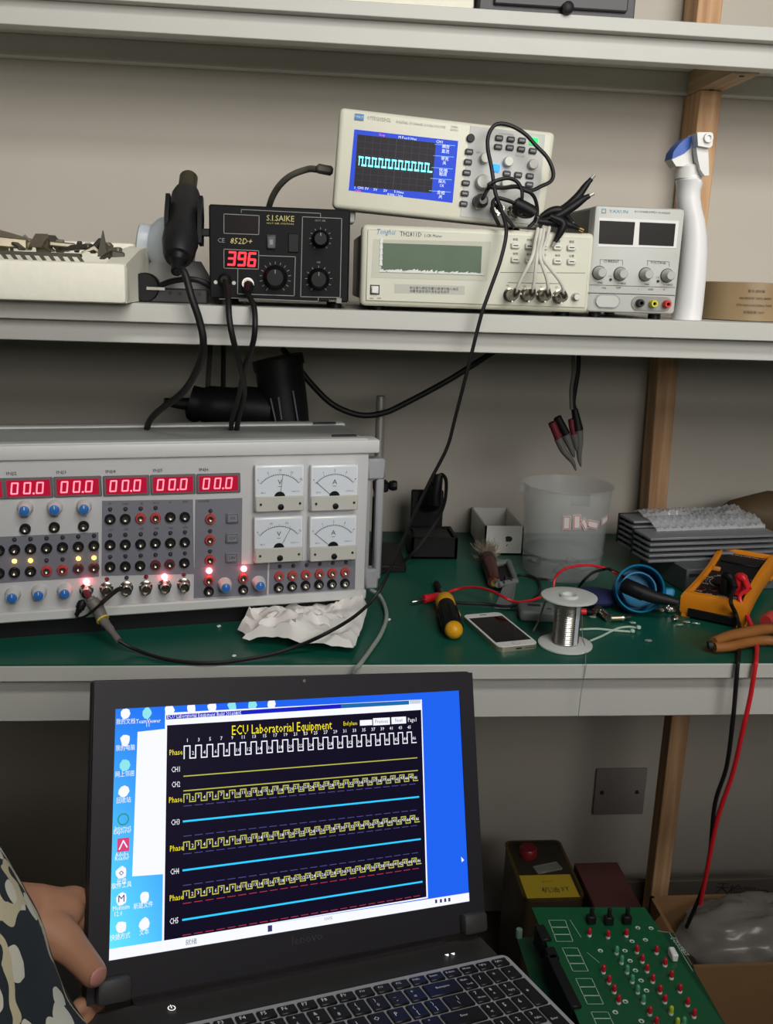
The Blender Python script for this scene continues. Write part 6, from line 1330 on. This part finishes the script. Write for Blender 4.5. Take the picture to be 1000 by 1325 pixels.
md = ao.modifiers.new('union', 'REMESH'); md.mode = 'VOXEL'; md.voxel_size = .0018; md.use_smooth_shade = True
sm2 = ao.modifiers.new('relax', 'SMOOTH'); sm2.factor = .5; sm2.iterations = 9
# thumb nail
nc_ = sk_pt(126, 1264, .0226); nd = (sk_pt(126, 1265, .014)-sk_pt(104, 1240, .0145)).normalized(); nn0 = (en+nd*.55+ex*.25).normalized(); nx_ = nd.cross(nn0).normalized(); nd2 = nn0.cross(nx_)
part('thumb_nail', MB().ball((0, 0, 0), 1, 16, sc=(.0072, .0080, .0020)), mat('nail', '#cb8d84', .3), ao, basis(nx_, nd2, nn0, nc_))
# shirt: a draped tube in front of the wrist
def floral():
    m = bpy.data.materials.new('flowered cloth'); m.use_nodes = True; nt = m.node_tree; b = nt.nodes['Principled BSDF']; L = nt.links.new
    tc = nt.nodes.new('ShaderNodeTexCoord'); mp = nt.nodes.new('ShaderNodeMapping'); mp.inputs['Scale'].default_value = (58, 58, 34); mp.inputs['Rotation'].default_value = (.3, .5, .2)
    nz = nt.nodes.new('ShaderNodeTexNoise'); nz.inputs['Scale'].default_value = 1.6; nz.inputs['Detail'].default_value = 1
    add = nt.nodes.new('ShaderNodeMix'); add.data_type = 'RGBA'; add.inputs[0].default_value = .25
    vo = nt.nodes.new('ShaderNodeTexVoronoi'); vo.inputs['Scale'].default_value = 1.0; vo.inputs['Randomness'].default_value = 1
    L(tc.outputs['Object'], mp.inputs[0]); L(mp.outputs[0], nz.inputs['Vector']); L(mp.outputs[0], add.inputs[6]); L(nz.outputs['Color'], add.inputs[7]); L(add.outputs[2], vo.inputs['Vector'])
    r1 = nt.nodes.new('ShaderNodeValToRGB'); r1.color_ramp.interpolation = 'CONSTANT'; r1.color_ramp.elements[0].color = lin('#d6d4c6'); r1.color_ramp.elements[1].color = lin('#252d33'); r1.color_ramp.elements[1].position = .40
    L(vo.outputs['Distance'], r1.inputs[0])
    wv2 = nt.nodes.new('ShaderNodeTexWave'); wv2.inputs['Scale'].default_value = .35; wv2.inputs['Distortion'].default_value = 6; L(mp.outputs[0], wv2.inputs['Vector'])
    r2 = nt.nodes.new('ShaderNodeValToRGB'); r2.color_ramp.interpolation = 'CONSTANT'; r2.color_ramp.elements[0].color = (0, 0, 0, 1); r2.color_ramp.elements[1].color = (1, 1, 1, 1); r2.color_ramp.elements[1].position = .955
    L(wv2.outputs['Fac'], r2.inputs[0])
    mx = nt.nodes.new('ShaderNodeMix'); mx.data_type = 'RGBA'; L(r2.outputs[0], mx.inputs[0]); L(r1.outputs[0], mx.inputs[6]); mx.inputs[7].default_value = lin('#c9c0a0')
    L(mx.outputs[2], b.inputs['Base Color']); b.inputs['Roughness'].default_value = .85
    return m
rr_ = .075
edge = [(-80, 1040), (-30, 1085), (2, 1130), (25, 1172), (44, 1212), (59, 1258), (76, 1300), (98, 1335), (130, 1385)]
pts = []
for i, q in enumerate(edge):
    a2 = V(edge[max(0, i-1)]); b2 = V(edge[min(len(edge)-1, i+1)]); d = (b2-a2).normalized(); nrm = V((-d.y, d.x))
    P3 = sk_pt(q[0], q[1], .062); dep = (P3-CAM).dot(FW); off = rr_*FPX/dep; c2 = (q[0]+nrm.x*off, q[1]+nrm.y*off); dd_ = ray(c2); pts.append(CAM+dd_*dep)
sh2 = MB().tube(pts, lambda t: rr_, 40, smooth=6)
for v in sh2.v:
    k = nz_.noise(V((v.x*16, v.y*16, v.z*9)))*.004+nz_.noise(V((v.x*45, v.y*45, v.z*25)))*.0012; v.x += k; v.z += k*.5
part('flowered_shirt', sh2, floral(), pe, Matrix(), 60, 'dark shirt printed with pale leaves')
